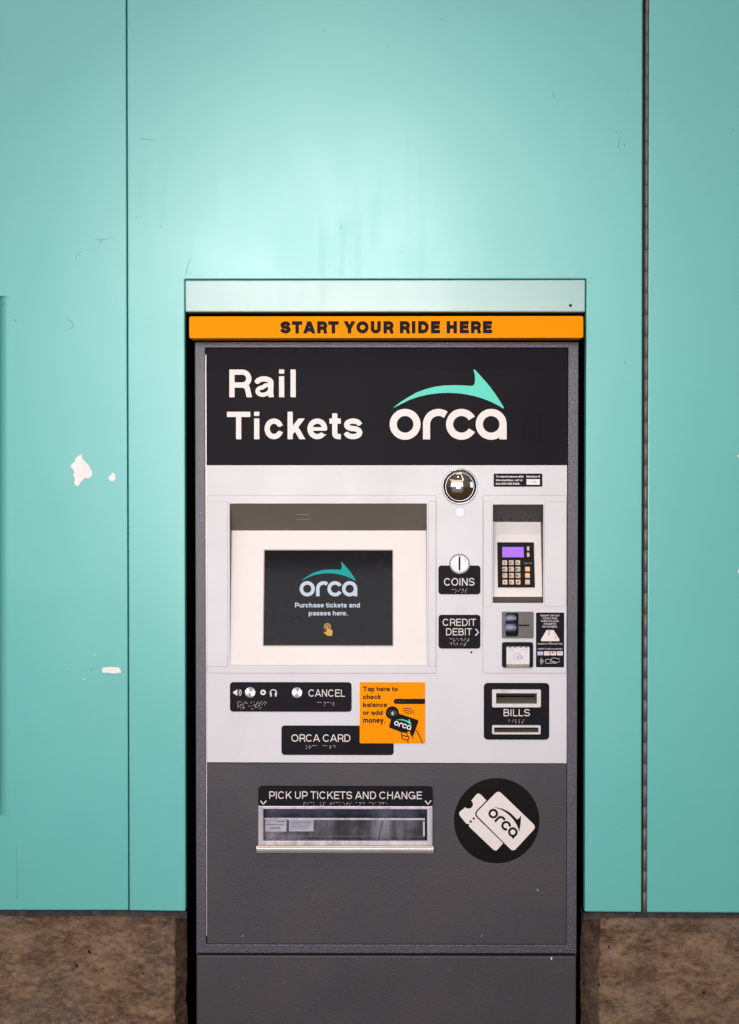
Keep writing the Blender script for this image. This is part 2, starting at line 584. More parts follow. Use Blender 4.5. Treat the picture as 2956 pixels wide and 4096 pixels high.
def glyph(ch, w):
    """returns (left bearing, width, right bearing, strokes); a stroke is (points, start cut, end cut, closed)"""
    h = w / 2
    S = []

    def st(pts, a=None, b=None, closed=False, ww=None):
        S.append((pts, a, b, closed, ww or w))
    sb, rb = 0.10, 0.055
    L = R = sb
    if ch == 'A':
        Wd = 0.93 + w * .35; L = R = 0.015
        st([(h * 1.02, 0), (Wd / 2 - .01, 1)], DNN, UPN); st([(Wd - h * 1.02, 0), (Wd / 2 + .01, 1)], DNN, UPN)
        st([(Wd * .24, .3), (Wd * .76, .3)])
    elif ch == 'B':
        Wd = .76 + w * .3; R = rb
        st([(h, 0), (h, 1)])
        st([(h, 1 - h), (Wd * .5, 1 - h)] + A(Wd * .56, .765 - h / 2, Wd * .36 - h, .235 - h / 2, 80, -80) + [(Wd * .5, .53), (h, .53)])
        st([(h, .53), (Wd * .55, .53)] + A(Wd * .6, .265 + h / 2, Wd * .4 - h, .265 - h / 2, 80, -80) + [(Wd * .5, h), (h, h)])
    elif ch == 'C':
        Wd = .92 + w * .2; L = R = rb
        st(A(Wd / 2, .5, Wd / 2 - h, .5 - h, 38, 322), None, None)
    elif ch == 'D':
        Wd = .80 + w * .3; R = rb
        st([(h, 0), (h, 1)])
        st([(h, 1 - h), (Wd * .42, 1 - h)] + A(Wd * .46, .5, Wd * .54 - h, .5 - h, 84, -84) + [(Wd * .42, h), (h, h)])
    elif ch == 'E':
        Wd = .70 + w * .2; R = .05
        st([(h, 0), (h, 1)]); st([(h, 1 - h), (Wd, 1 - h)]); st([(h, .52), (Wd * .94, .52)]); st([(h, h), (Wd + .01, h)])
    elif ch == 'F':
        Wd = .65 + w * .2; R = .03
        st([(h, 0), (h, 1)]); st([(h, 1 - h), (Wd, 1 - h)]); st([(h, .5), (Wd * .9, .5)])
    elif ch == 'G':
        Wd = .94 + w * .2; L = rb; R = .08
        st(A(Wd / 2, .5, Wd / 2 - h, .5 - h, 40, 335)); st([(Wd - h, 0), (Wd - h, .5)]); st([(Wd * .52, .5 - h), (Wd, .5 - h)])
    elif ch == 'H':
        Wd = .76 + w * .35
        st([(h, 0), (h, 1)]); st([(Wd - h, 0), (Wd - h, 1)]); st([(h, .52), (Wd - h, .52)])
    elif ch == 'I':
        Wd = w
        st([(h, 0), (h, 1)])
    elif ch == 'K':
        Wd = .80 + w * .4; R = .01
        st([(h, 0), (h, 1)]); st([(h, .33), (Wd - w * .85, 1)], None, UPN); st([(Wd * .40, .58), (Wd - w * .6, 0)], None, DNN)
    elif ch == 'L':
        Wd = .62 + w * .2; R = .04
        st([(h, 0), (h, 1)]); st([(h, h), (Wd, h)])
    elif ch == 'M':
        Wd = .90 + w * .5
        st([(h, 0), (h, 1)]); st([(Wd - h, 0), (Wd - h, 1)])
        st([(h, 1), (Wd / 2, 0)], UPN, DNN); st([(Wd - h, 1), (Wd / 2, 0)], UPN, DNN)
    elif ch == 'N':
        Wd = .76 + w * .35
        st([(h, 0), (h, 1)]); st([(Wd - h, 0), (Wd - h, 1)]); st([(h, 1), (Wd - h, 0)], UPN, DNN)
    elif ch == 'O':
        Wd = .97 + w * .2; L = R = rb
        st(A(Wd / 2, .5, Wd / 2 - h, .5 - h, 0, 360)[:-1], closed=True)
    elif ch in 'PR':
        Wd = .74 + w * .35; R = .03 if ch == 'P' else .03
        cy = .72 - h / 2 if ch == 'R' else .70 - h / 2
        m_ = 2 * cy - (1 - h)
        st([(h, 0), (h, 1)])
        st([(h, 1 - h), (Wd * .5, 1 - h)] + A(Wd * .58, cy, Wd * .42 - h, 1 - h - cy, 80, -80) + [(Wd * .5, m_), (h, m_)])
        if ch == 'R':
            st([(Wd * .50, m_)] + A(Wd * .56, m_ - .16, Wd * .38 - h, .16, 75, 5) + [(Wd - h - .01, .12), (Wd - h + .015, 0)], None, DNN)
    elif ch == 'S':
        Wd = .80 + w * .25; L = R = rb
        st(A(Wd / 2, .755 - h / 2, Wd / 2 - h * 1.1, .245 - h / 2, 15, 262) + A(Wd / 2, .255 + h / 2, Wd / 2 - h, .255 - h / 2, 82, -165), DNN, UPN)
    elif ch == 'T':
        Wd = .80 + w * .25; L = R = .02
        st([(0, 1 - h), (Wd, 1 - h)]); st([(Wd / 2, 0), (Wd / 2, 1 - h)])
    elif ch == 'U':
        Wd = .74 + w * .35; L = R = .09
        st([(h, 1)] + A(Wd / 2, .36, Wd / 2 - h, .36 - h, 180, 360) + [(Wd - h, 1)])
    elif ch == 'V':
        Wd = .86 + w * .4; L = R = .01
        st([(h, 1), (Wd / 2, 0)], UPN, DNN); st([(Wd - h, 1), (Wd / 2, 0)], UPN, DNN)
    elif ch == 'W':
        Wd = 1.25 + w * .5; L = R = .01
        for a_, b_ in ((h, Wd * .27), (Wd / 2, Wd * .27), (Wd / 2, Wd * .73), (Wd - h, Wd * .73)):
            st([(a_, 1), (b_, 0)], UPN, DNN)
    elif ch == 'X':
        Wd = .84 + w * .4; L = R = .01
        st([(h, 1), (Wd - h, 0)], UPN, DNN); st([(Wd - h, 1), (h, 0)], UPN, DNN)
    elif ch == 'Y':
        Wd = .84 + w * .4; L = R = .01
        st([(h, 1), (Wd / 2, .40)], UPN, DNN); st([(Wd - h, 1), (Wd / 2, .40)], UPN, DNN); st([(Wd / 2, 0), (Wd / 2, .45)])
    elif ch == 'a':
        Wd = .60 + w * .50; L = .06; R = .05
        st(A(Wd / 2 - .01, X * .70, Wd / 2 - h, X * .30 - h, 172, 0) + [(Wd - h - .02, X * .2), (Wd - h + .0, 0)], DNN, DNN)
        st([(Wd - h - .02, X * .60), (Wd * .55, X * .56)] + A(Wd * .44, X * .29, Wd * .44 - h, X * .29 - h * .9, 95, 275) + A(Wd * .44, X * .40, Wd * .50 - h, X * .40 - h, -80, 0), ww=w * .78)
    elif ch in 'bpdq':
        Wd = .62 + w * .35; L = .08; R = .05
        if ch in 'dq':
            L, R = R, L
        fx = (lambda x_: x_) if ch in 'bp' else (lambda x_: Wd - x_)
        y0, y1 = (0, 1) if ch in 'bd' else (-.29, X)
        st([(fx(h), y0), (fx(h), y1)])
        st([(fx(h + 0), X / 2)] + [(fx(a_), b_) for a_, b_ in A(Wd / 2 + .005, X / 2, Wd / 2 - h, X / 2 - h, 180, -180)][1:-1], closed=True)
    elif ch == 'c':
        Wd = .60 + w * .45; L = .06; R = .04
        st(A(Wd / 2, X / 2, Wd / 2 - h, X / 2 - h, 24, 336), DNN, UPN)
    elif ch == 'e':
        Wd = .62 + w * .55; L = .04; R = .04
        st(A(Wd / 2, X / 2, Wd / 2 - h, X / 2 - h, -8, 316), DNN, UPN)
        st([(h, X / 2 - .005), (Wd - h * .4, X / 2 - .005)], ww=w * .68)
    elif ch == 'f':
        Wd = .34 + w * .3; L = .02; R = .02; cx = Wd * .45
        st([(cx, 0)] + [(cx, .8)] + A(cx + .14, .8, .14, .2 - h, 180, 90) + [(Wd + .02, 1 - h)]); st([(0, X - h), (Wd, X - h)])
    elif ch == 'g':
        Wd = .62 + w * .35; L = .05; R = .08
        st([(Wd - h, X), (Wd - h, -.02)] + A(Wd / 2, -.06, Wd / 2 - h, .23 - h, 0, -165), UPN, None)
        st(A(Wd / 2 - .005, X / 2, Wd / 2 - h, X / 2 - h, 0, 360)[:-1], closed=True)
    elif ch in 'hnm':
        Wd = .56 + w * .4; L = R = .08
        st([(h, 0), (h, 1 if ch == 'h' else X)])
        rx = Wd / 2 - h
        st([(h, X * .5)] + A(Wd / 2 + .01, X - h - .2, rx - .01, .2, 170, 0) + [(Wd - h, 0)])
        if ch == 'm':
            W1 = Wd
            Wd = 2 * W1 - w
            st([(W1 - h, X * .5)] + A(W1 - h + rx + .01, X - h - .2, rx - .01, .2, 170, 0) + [(Wd - h, 0)])
    elif ch == 'i':
        Wd = w; L = R = .09
        st([(h, 0), (h, X)]); st([(h, 1 - max(.8 * w, .13)), (h, 1)])
    elif ch == 'l':
        Wd = w; L = R = .08
        st([(h, 0), (h, 1)])
    elif ch == 'k':
        Wd = .58 + w * .4; L = .08; R = .01
        st([(h, 0), (h, 1)]); st([(h, X * .27), (Wd - w * .75, X)], None, UPN); st([(Wd * .42, X * .60), (Wd - w * .62, 0)], None, DNN)
    elif ch == 'o':
        Wd = .65 + w * .3; L = R = .05
        st(A(Wd / 2, X / 2, Wd / 2 - h, X / 2 - h, 0, 360)[:-1], closed=True)
    elif ch == 'r':
        Wd = .34 + w * .3; L = .08; R = .01
        st([(h, 0), (h, X)]); st([(h, X * .55)] + A(h + .26, X - h - .22, .26, .22, 165, 95) + [(Wd, X - h + .01)])
    elif ch == 's':
        Wd = .56 + w * .6; L = R = .045
        st(A(Wd / 2, X * .755 - h / 2, Wd / 2 - h * 1.1, X * .245 - h / 2, 15, 262) + A(Wd / 2, X * .255 + h / 2, Wd / 2 - h, X * .255 - h / 2, 82, -165), DNN, UPN)
    elif ch == 't':
        Wd = .32 + w * .5; L = .02; R = .04; cx = Wd * .47
        st([(cx, .94), (cx, .17 + h * .3)] + A(cx + .13, .17 + h * .3, .13, .17 - h * .7, 190, 260) + [(Wd, h)])
        st([(0, X - h), (Wd, X - h)])
    elif ch == 'u':
        Wd = .56 + w * .4; L = R = .08
        st([(Wd - h, 0), (Wd - h, X)]); st([(h, X)] + A(Wd / 2, h + .2, Wd / 2 - h, .2, 180, 350) + [(Wd - h, X * .5)])
    elif ch in 'vy':
        Wd = .60 + w * .4; L = R = .01
        st([(h, X), (Wd / 2, 0)], UPN, DNN)
        if ch == 'v':
            st([(Wd - h, X), (Wd / 2, 0)], UPN, DNN)
        else:
            st([(Wd - h, X), (Wd / 2 - .02, -.06), (Wd / 2 - .10, -.24 + h * .4), (Wd * .12, -.29 + h)], UPN)
    elif ch == 'w':
        Wd = .92 + w * .5; L = R = .01
        for a_, b_ in ((h, Wd * .27), (Wd / 2, Wd * .27), (Wd / 2, Wd * .73), (Wd - h, Wd * .73)):
            st([(a_, X), (b_, 0)], UPN, DNN)
    elif ch == 'x':
        Wd = .60 + w * .4; L = R = .01
        st([(h, X), (Wd - h, 0)], UPN, DNN); st([(Wd - h, X), (h, 0)], UPN, DNN)
    elif ch == '.':
        Wd = w * 1.05; L = R = .1
        st([(Wd / 2, 0), (Wd / 2, w)])
    elif ch == ',':
        Wd = w * 1.05; L = R = .1
        st([(Wd / 2, w), (Wd / 2, 0), (Wd / 2 - .05, -.14)])
    elif ch == '-':
        Wd = .34; L = R = .05
        st([(0, .36), (Wd, .36)])
    elif ch == '(' or ch == ')':
        Wd = .3; L = R = .05
        q = [(Wd - .04, 1.0), (h + .04, .75), (h, .4), (h + .04, .05), (Wd - .04, -.22)]
        st(q if ch == '(' else [(Wd - a_, b_) for a_, b_ in q])
    elif ch == '#':
        Wd = .74; L = R = .03
        st([(.16, 0), (.30, 1)]); st([(.44, 0), (.58, 1)]); st([(0, .34), (Wd - .04, .34)]); st([(.04, .66), (Wd, .66)])
    elif ch == '*':
        Wd = .4; L = R = .05
        for a_ in (90, 18, 162, 234, 306):
            st([(.2, .55), (.2 + .22 * math.cos(math.radians(a_)), .55 + .22 * math.sin(math.radians(a_)))])
    elif ch == '0':
        Wd = .66 + w * .2; L = R = .06
        st(A(Wd / 2, .5, Wd / 2 - h, .5 - h, 0, 360)[:-1], closed=True)
    elif ch == '1':
        Wd = .40 + w * .3; L = .1; R = .12
        st([(Wd - h, 0), (Wd - h, 1)]); st([(0, .74), (Wd - h, .80), (Wd - h, .95)])
    elif ch == '2':
        Wd = .66 + w * .2; L = R = .06
        st(A(Wd / 2, .69, Wd / 2 - h, .31 - h, 170, -35) + [(h * 1.2, h)], DNN); st([(0, h), (Wd, h)])
    elif ch == '3':
        Wd = .66 + w * .2; L = R = .06
        st(A(Wd / 2, .76 - h / 2, Wd / 2 - h * 1.1, .24 - h / 2, 165, -90)); st(A(Wd / 2, .27 + h / 2, Wd / 2 - h, .27 - h / 2, 90, -165))
    elif ch == '4':
        Wd = .70 + w * .2; L = R = .05
        st([(Wd * .72, 0), (Wd * .72, 1)]); st([(0, .26), (Wd, .26)]); st([(h, .26), (Wd * .70, 1)], None, UPN)
    elif ch == '5':
        Wd = .66 + w * .2; L = R = .06
        st([(Wd * .94, 1 - h), (.14, 1 - h), (.08 + h * .3, .5)]); st(A(Wd / 2, .33, Wd / 2 - h, .33 - h, 135, -165))
    elif ch == '6':
        Wd = .66 + w * .2; L = R = .06
        st(A(Wd / 2, .33, Wd / 2 - h, .33 - h, 0, 360)[:-1], closed=True); st([(h, .36)] + A(Wd / 2, .6, Wd / 2 - h, .4 - h, 175, 35))
    elif ch == '7':
        Wd = .66 + w * .2; L = R = .06
        st([(0, 1 - h), (Wd, 1 - h)]); st([(Wd - h, 1 - h), (Wd * .5, .5), (Wd * .36, 0)], None, DNN)
    elif ch == '8':
        Wd = .66 + w * .2; L = R = .06
        st(A(Wd / 2, .76 - h / 2, Wd / 2 - h * 1.15, .24 - h / 2, 0, 360)[:-1], closed=True)
        st(A(Wd / 2, .27 + h / 2, Wd / 2 - h, .27 - h / 2, 0, 360)[:-1], closed=True)
    elif ch == '9':
        Wd = .66 + w * .2; L = R = .06
        st(A(Wd / 2, .67, Wd / 2 - h, .33 - h, 0, 360)[:-1], closed=True); st([(Wd - h, .64)] + A(Wd / 2, .4, Wd / 2 - h, .4 - h, -5, -145))
    else:
        Wd = .34; L = R = 0
    return L, Wd, R, S


def sdf(S, w, P):
    out = np.full(P.shape[:-1], 9.0)
    for pts, ca, cb, closed, ww in S:
        h = ww / 2
        n = len(pts)
        segs = n if closed else n - 1
        for i in range(segs):
            a = np.array(pts[i])
            b = np.array(pts[(i + 1) % n])
            d = b - a
            ln = math.hypot(*d) or 1e-6
            d = d / ln
            q = P - a
            t = q @ d
            pr = np.abs(q @ np.array((-d[1], d[0])))
            first = (i == 0 and not closed)
            last = (i == segs - 1 and not closed)
            # round at inner joints, flat at free ends
            over0 = -t
            over1 = t - ln
            base = pr - h
            r0 = np.hypot(np.maximum(over0, 0), pr) - h
            r1 = np.hypot(np.maximum(over1, 0), pr) - h
            dd = base
            if first:
                dd = np.maximum(dd, over0 if ca is None else q @ np.array(ca))
            else:
                dd = np.where(over0 > 0, r0, dd)
            if last:
                dd = np.maximum(dd, over1 if cb is None else (P - b) @ np.array(cb))
            else:
                dd = np.where(over1 > 0, r1, dd)
            out = np.minimum(out, dd)
    return out


def contours(F, x0, y0, st):
    """marching squares of F < 0, interpolated; returns closed loops"""
    ny, nx = F.shape
    neg = F < 0
    cell = neg[:-1, :-1].astype(int) + neg[:-1, 1:] * 2 + neg[1:, 1:] * 4 + neg[1:, :-1] * 8
    T = {1: [(3, 0)], 2: [(0, 1)], 3: [(3, 1)], 4: [(1, 2)], 5: [(3, 2), (1, 0)], 6: [(0, 2)], 7: [(3, 2)], 8: [(2, 3)],
         9: [(2, 0)], 10: [(0, 3), (2, 1)], 11: [(2, 1)], 12: [(1, 3)], 13: [(1, 0)], 14: [(0, 3)]}
    nxt, pos = {}, {}
    for j, i in zip(*np.nonzero((cell > 0) & (cell < 15))):
        i, j = int(i), int(j)
        keys = ((i, j, 0), (i + 1, j, 1), (i, j + 1, 0), (i, j, 1))
        for a, b in T[int(cell[j, i])]:
            for k in (a, b):
                kk = keys[k]
                if kk not in pos:
                    ii, jj, ax = kk
                    f0 = F[jj, ii]
                    f1 = F[jj, ii + 1] if ax == 0 else F[jj + 1, ii]
                    t = f0 / (f0 - f1)
                    pos[kk] = (x0 + st * (ii + (t if ax == 0 else 0)), y0 + st * (jj + (t if ax == 1 else 0)))
            nxt[keys[a]] = keys[b]
    loops = []
    while nxt:
        k0, k = next(iter(nxt)), None
        k = k0
        lp = []
        while k in nxt:
            lp.append(pos[k])
            k = nxt.pop(k)
        # drop points on straight runs
        tol = st * 0.045
        out = []
        m = len(lp)
        i = 0
        keep = [True] * m
        for _ in range(3):
            idx = [q for q in range(m) if keep[q]]
            for z in range(0, len(idx)):
                a, b, c = lp[idx[z - 1]], lp[idx[z]], lp[idx[(z + 1) % len(idx)]]
                if not (keep[idx[z - 1]] and keep[idx[(z + 1) % len(idx)]]):
                    continue
                cr = abs((c[0] - a[0]) * (b[1] - a[1]) - (c[1] - a[1]) * (b[0] - a[0]))
                ln = math.hypot(c[0] - a[0], c[1] - a[1]) or 1e-9
                if cr / ln < tol:
                    keep[idx[z]] = False
        out = [lp[q] for q in range(m) if keep[q]]
        if len(out) > 2:
            loops.append(out)
    return loops


def area2(lp):
    return sum(lp[i][0] * lp[(i + 1) % len(lp)][1] - lp[(i + 1) % len(lp)][0] * lp[i][1] for i in range(len(lp)))


def inside(pt, lp):
    x, y = pt
    c = False
    for i in range(len(lp)):
        (x1, y1), (x2, y2) = lp[i], lp[(i + 1) % len(lp)]
        if (y1 > y) != (y2 > y) and x < (x2 - x1) * (y - y1) / (y2 - y1) + x1:
            c = not c
    return c


GC = {}


def glyph_polys(ch, w, res):
    key = (ch, w, res)
    if key not in GC:
        L, Wd, R, S = glyph(ch, w)
        st = 1.0 / res
        xs = np.arange(-.08, Wd + .10, st)
        ys = np.arange(-.36, 1.10, st) + st * .37
        P = np.stack(np.meshgrid(xs, ys), -1)
        lps = contours(sdf(S, w, P), xs[0], ys[0], st) if S else []
        if lps:
            big = max(lps, key=lambda q: abs(area2(q)))
            sg = 1 if area2(big) > 0 else -1
            outs = [q for q in lps if area2(q) * sg > 0]
            holes = [q for q in lps if area2(q) * sg < 0]
            groups = [[o_] + [q for q in holes if inside(q[0], o_)] for o_ in outs]
        else:
            groups = []
        GC[key] = (L, Wd, R, groups)
    return GC[key]


def text(fr, s, x0, x1, ycap, ybase, w, h0, h1, mat, parent, name='lettering', res=26, track=0.0, bevel=0, gap=0.9):
    """lettering whose ink runs from x0 to x1 with capitals from ycap down to ybase (photograph pixels)"""
    u0, v0 = fr.uv(x0, ybase)
    u1 = fr.uv(x1, ybase)[0]
    v1 = fr.uv(x0, ycap)[1]
    gl = [(g_[0] * gap, g_[1], g_[2] * gap, g_[3]) for g_ in (glyph_polys(c, w, res) for c in s)]
    pen, places = 0.0, []
    for i, (L, Wd, R, g) in enumerate(gl):
        pen += (L if i else 0)
        places.append(pen)
        pen += Wd + R + track
    total = pen - gl[-1][2] - track
    sx_ = (u1 - u0) / total
    sy_ = v1 - v0
    mb = MB()
    for pl, (L, Wd, R, g) in zip(places, gl):
        for grp in g:
            loops = [[(u0 + (pl + x_) * sx_, v0 + y_ * sy_) for x_, y_ in lp] for lp in grp]
            mb.prism(fr, loops, h0, h1)
    return mb.build(name, mat, parent, bevel)


BR = dict(a='1', b='12', c='14', d='145', e='15', f='124', g='1245', h='125', i='24', j='245', k='13', l='123', m='134',
          n='1345', o='135', p='1234', q='12345', r='1235', s='234', t='2345', u='136', v='1236', w='2456', x='1346',
          y='13456', z='1356')


def braille(fr, s, x0, x1, y0, y1, mat, parent, r=1.75):
    """raised dots, one joined part"""
    n = len(s)
    gap = 5.2
    pitch = (x1 - x0 - gap) / max(1, n - 1)
    gy = (y1 - y0) / 2 - 0.6
    mb = MB()
    for i, c in enumerate(s):
        for d in BR.get(c, ''):
            d = int(d) - 1
            u, v = fr.uv(x0 + i * pitch + (d // 3) * gap, y0 + 0.6 + (d % 3) * gy)
            V, F = [], []
            for rr, hh in ((1.0, 0.0), (0.8, 0.00055), (0.35, 0.0009)):
                for k in range(8):
                    t = math.pi * k / 4
                    V.append(fr.w(u + rr * r * K * math.cos(t), v + rr * r * K * math.sin(t), hh + 0.0008))
            for k in range(2):
                for q in range(8):
                    F.append((k * 8 + q, k * 8 + (q + 1) % 8, (k + 1) * 8 + (q + 1) % 8, (k + 1) * 8 + q))
            F.append(tuple(range(16, 24)))
            mb.add(V, F, True)
    return mb.build('braille_dots', mat, parent, kind='stuff')


def wordmark(fr, f, h0, h1, mword, marrow, parent):
    """the rounded four-letter word with the leaping arrow; f maps drawing units to photograph pixels"""
    def arc(cx, r, a0, a1, n=28):
        return [(cx + r * math.cos(math.radians(a0 + (a1 - a0) * i / n)), 810 - r * math.sin(math.radians(a0 + (a1 - a0) * i / n)))
                for i in range(n + 1)]

    def go(loops, mat, name):
        mb = MB()
        mb.prism(fr, [[fr.uv(*f(x_, y_)) for x_, y_ in lp] for lp in loops], h0, h1)
        return mb.build(name, mat, parent)
    go([arc(253, 195, 0, 349), arc(253, 105, 0, 349)], mword, 'lettering')
    go([[(568, 1000), (478, 1000), (478, 810)] + arc(673, 195, 180, 54)[1:] + arc(673, 105, 49, 180)], mword, 'lettering')
    go([arc(963, 195, 30, 330) + arc(963, 105, 331, 29)], mword, 'lettering')
    go([[(1532, 1000), (1532, 810)] + arc(1337, 195, 0, 302, 30)[1:] + [(1441, 975), (1441, 1000)], arc(1337, 105, 0, 349)], mword, 'lettering')
    ar = [(97, 608), (180, 540), (290, 470), (400, 408), (510, 368), (620, 338), (740, 321), (880, 317), (1000, 321),
          (1085, 326), (1112, 320), (1127, 300), (1133, 262), (1134, 215), (1127, 170), (1115, 130), (1120, 119), (1130, 121),
          (1190, 185), (1250, 252), (1320, 335), (1390, 430), (1450, 520), (1497, 601), (1490, 612), (1420, 570),
          (1330, 525), (1230, 485), (1130, 456), (1030, 434), (930, 420), (800, 413), (670, 418), (540, 436), (420, 464),
          (310, 502), (200, 556)]
    go([ar], marrow, 'arrow_emblem')


# =================================================================== THE WALL
Y0 = 0.0
WF = front(Y0)
wall = thing('panel_wall', 'turquoise enamelled metal panel wall surrounding the ticket machine, with a steel hinge at right',
             'wall', (0, 0.02, 0))
wall['kind'] = 'thing'
TH = -0.022


def wall_plate(loops, name='panel', mat=None, bevel=0.0022, label=None):
    return plate(WF, loops, TH, 0.0, name, mat or M_wall, wall, bevel, label, back=True, seg=3)


# left panel, its left side cut away for the next recess
wall_plate([poly(WF, [(-900, 3640), (-900, 3262), (22, 3262), (22, 1186), (-900, 1186), (-900, -900), (501, -900), (503.5, 0), (513, 3641)])],
           label='left panel with chips of bare white primer')
mb = MB()                       # rolled edge of the next recess
pts = []
for i in range(7):
    a = math.radians(90 * i / 6)
    pts.append((30 - 52 * math.sin(a), -0.0002 + 0.040 * (1 - math.cos(a))))
for yy in (1186, 3262):
    for px_, dep in pts:
        mb.v.append(tuple(WF.p(px_, yy, -dep)))
mb.f = [(i, i + 1, i + 8, i + 7) for i in range(6)]
mb.sm = [True] * 6
mb.build('rolled_edge', M_wall, wall)
# centre panel: arch over the machine
wall_plate([poly(WF, [(505, -900), (508, 0), (517.5, 3642), (742, 3645), (738.5, 1117), (2345, 1115), (2339, 3647), (2566, 3649), (2571, 0), (2572, -900)])],
           label='centre panel cut out round the ticket machine')
wall_plate([poly(WF, [(2597, -900), (2595, 0), (2588, 3650), (3900, 3656), (3900, -900)])], 'door_panel', label='hinged right panel')
# cover strip above the machine
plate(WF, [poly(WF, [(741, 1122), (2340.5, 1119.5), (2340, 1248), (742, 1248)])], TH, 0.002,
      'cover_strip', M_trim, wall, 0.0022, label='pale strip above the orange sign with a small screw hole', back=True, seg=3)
plate(front(-0.0021), [circ(front(-0.0021), 2282, 1222, 6.5, 16)], -0.001, 0.0, 'screw', M_pin, wall)
# hinge
mb = MB()
mb.prism(front(0.012), [poly(front(0.012), [(2555, -900), (2560, 0), (2553, 3648), (2600, 3648), (2610, 0), (2612, -900)])], -0.004, 0.0)
leaf = mb.build('hinge_leaf', M_pin, wall)
hinge_mesh = None
y = 51 - 86.0 * 3
idx = 0
HF = front(0.002)
hl = []
while y < 3612:
    p = 86.3 if y < 1400 else 85.4
    y1 = min(y + p, 3622)
    f = y / 3640
    cx = 2588.5 - 10.0 * f
    c0 = HF.p(cx, y, 0)
    c1 = HF.p(cx - 10 * p / 3640, y1, 0)
    if hinge_mesh is None:
        mb = MB()
        n = 14
        Lh = (c0 - c1).length - 0.0006
        V, F = [], []
        prof = [(0.0, 0), (0.0041, 0), (0.0044, 0.0003), (0.0044, Lh - 0.0003), (0.0041, Lh), (0.0, Lh)]
        for r_, z_ in prof[1:-1]:
            for i in range(n):
                t = 2 * math.pi * i / n
                V.append((r_ * math.cos(t), r_ * math.sin(t), -z_))
        for k in range(3):
            for i in range(n):
                j = (i + 1) % n
                F.append((k * n + j, k * n + i, (k + 1) * n + i, (k + 1) * n + j))
        F.append(tuple(range(n)))
        F.append(tuple(3 * n + i for i in range(n))[::-1])
        mb.add(V, F, True)
        kn = mb.build('hinge_knuckle', M_hinge, wall)
        hinge_mesh = kn.data
    else:
        kn = bpy.data.objects.new('hinge_knuckle', hinge_mesh)
        C.objects.link(kn)
    kn.parent = wall
    kn.matrix_parent_inverse = Matrix.Translation(-wall.location)
    kn.location = c0 + Vector((random.uniform(-.0002, .0002), 0, 0))
    y = y1

# chips of bare primer
SCL = 900 / 2268


def chips(scale, ox, oy, pts_, lab=None):
    f2 = front(-0.0008)
    return plate(f2, [poly(f2, [(ox + a * scale, oy + b * scale) for a, b in pts_])], -0.0006, 0.0, 'primer_chip', M_chip, wall, label=lab)


s_ = 600 / 1512
chips(s_, 0, 1100, [(822, 1806), (826, 1840), (848, 1872), (880, 1905), (905, 1935), (903, 1950), (922, 1965), (930, 2000), (918, 2035), (890, 2050),
                    (850, 2046), (830, 2075), (805, 2095), (798, 2118), (775, 2126), (752, 2112), (750, 2085), (758, 2062), (738, 2020), (748, 1990),
                    (742, 1965), (713, 1935), (722, 1905), (750, 1885), (765, 1845), (795, 1820)])
chips(s_, 0, 1100, [(1128, 1993), (1148, 1995), (1162, 2020), (1161, 2055), (1140, 2082), (1110, 2076), (1095, 2055), (1096, 2028), (1118, 2020)])
s_ = 600 / 1361
chips(s_, 0, 2300, [(932, 840), (1000, 835), (1075, 838), (1088, 852), (1101, 884), (1080, 888), (1030, 894), (985, 886), (928, 888), (924, 862)])
chips(s_, 0, 2300, [(848, 716), (868, 720), (862, 728)])
chips(s_, 0, 2300, [(756, 942), (774, 944), (758, 955)])
s_ = 456 / 1293
chips(s_, 2500, 1700, [(1276, 350), (1293, 333), (1310, 330), (1310, 378), (1290, 372)])
chips(s_, 2500, 1700, [(1278, 1660), (1290, 1632), (1310, 1640), (1310, 1690), (1284, 1680)])
# scuffs and scratches, joined
mb = MB()
F3 = front(-0.0004)


def scr(pts_, w=1.6):
    mb.prism(F3, [strip(F3, pts_, w)], -0.0003, 0.0)


scr([(262, 1272), (280, 1284), (294, 1296), (290, 1308), (274, 1317)], 2.4)
scr([(56, 1282), (62, 1280), (64, 1286)], 4)
scr([(0, 1211), (15, 1211)], 6)
scr([(28, 1188), (33, 1192)], 4)
scr([(66, 3380), (68, 3480), (68, 3592)], 1.4)
scr([(430, 2690), (436, 2686)], 1)
scr([(266, 2692), (278, 2683)], 2)
scr([(362, 2677), (368, 2675)], 4)
scr([(380, 956), (408, 958), (450, 950)], 1.6)
scr([(402, 958), (400, 972)], 3)
scr([(300, 1032), (324, 1005)], 2.0)
scr([(560, 555), (600, 558), (626, 561)], 1.3)
scr([(545, 866), (550, 868)], 3.5)
scr([(742, 1098), (752, 1060), (762, 1035)], 2.0)
scr([(2480, 545), (2474, 580), (2472, 594)], 2.2)
scr([(2463, 525), (2470, 530)], 3)
scr([(2496, 576), (2500, 582)], 3.5)
scr([(2510, 360), (2511, 364)], 3)
scr([(2932, 520), (2936, 528)], 3)
scr([(1766, 76), (1769, 81)], 5)
scr([(1292, 122), (1296, 127)], 4)
scr([(1550, 185), (1554, 188)], 4)
scr([(2212, 366), (2216, 390)], 3)
scr([(2497, 1444), (2502, 1456)], 3.5)
scr([(1500, 1140), (1455, 1150), (1462, 1168)], 1.2)
scr([(1362, 905), (1366, 915)], 3.5)
scr([(1606, 1004), (1609, 1008)], 3.5)
scr([(2303, 1150), (2312, 1185), (2315, 1200)], 1.6)
scr([(2184, 1145), (2187, 1147)], 3.5)
scr([(2195, 1144), (2198, 1146)], 3.5)
scr([(1750, 1140), (1764, 1150), (1760, 1136)], 2)
scr([(770, 1140), (784, 1160), (787, 1172)], 1.6)
scr([(640, 905), (646, 912)], 2.5)
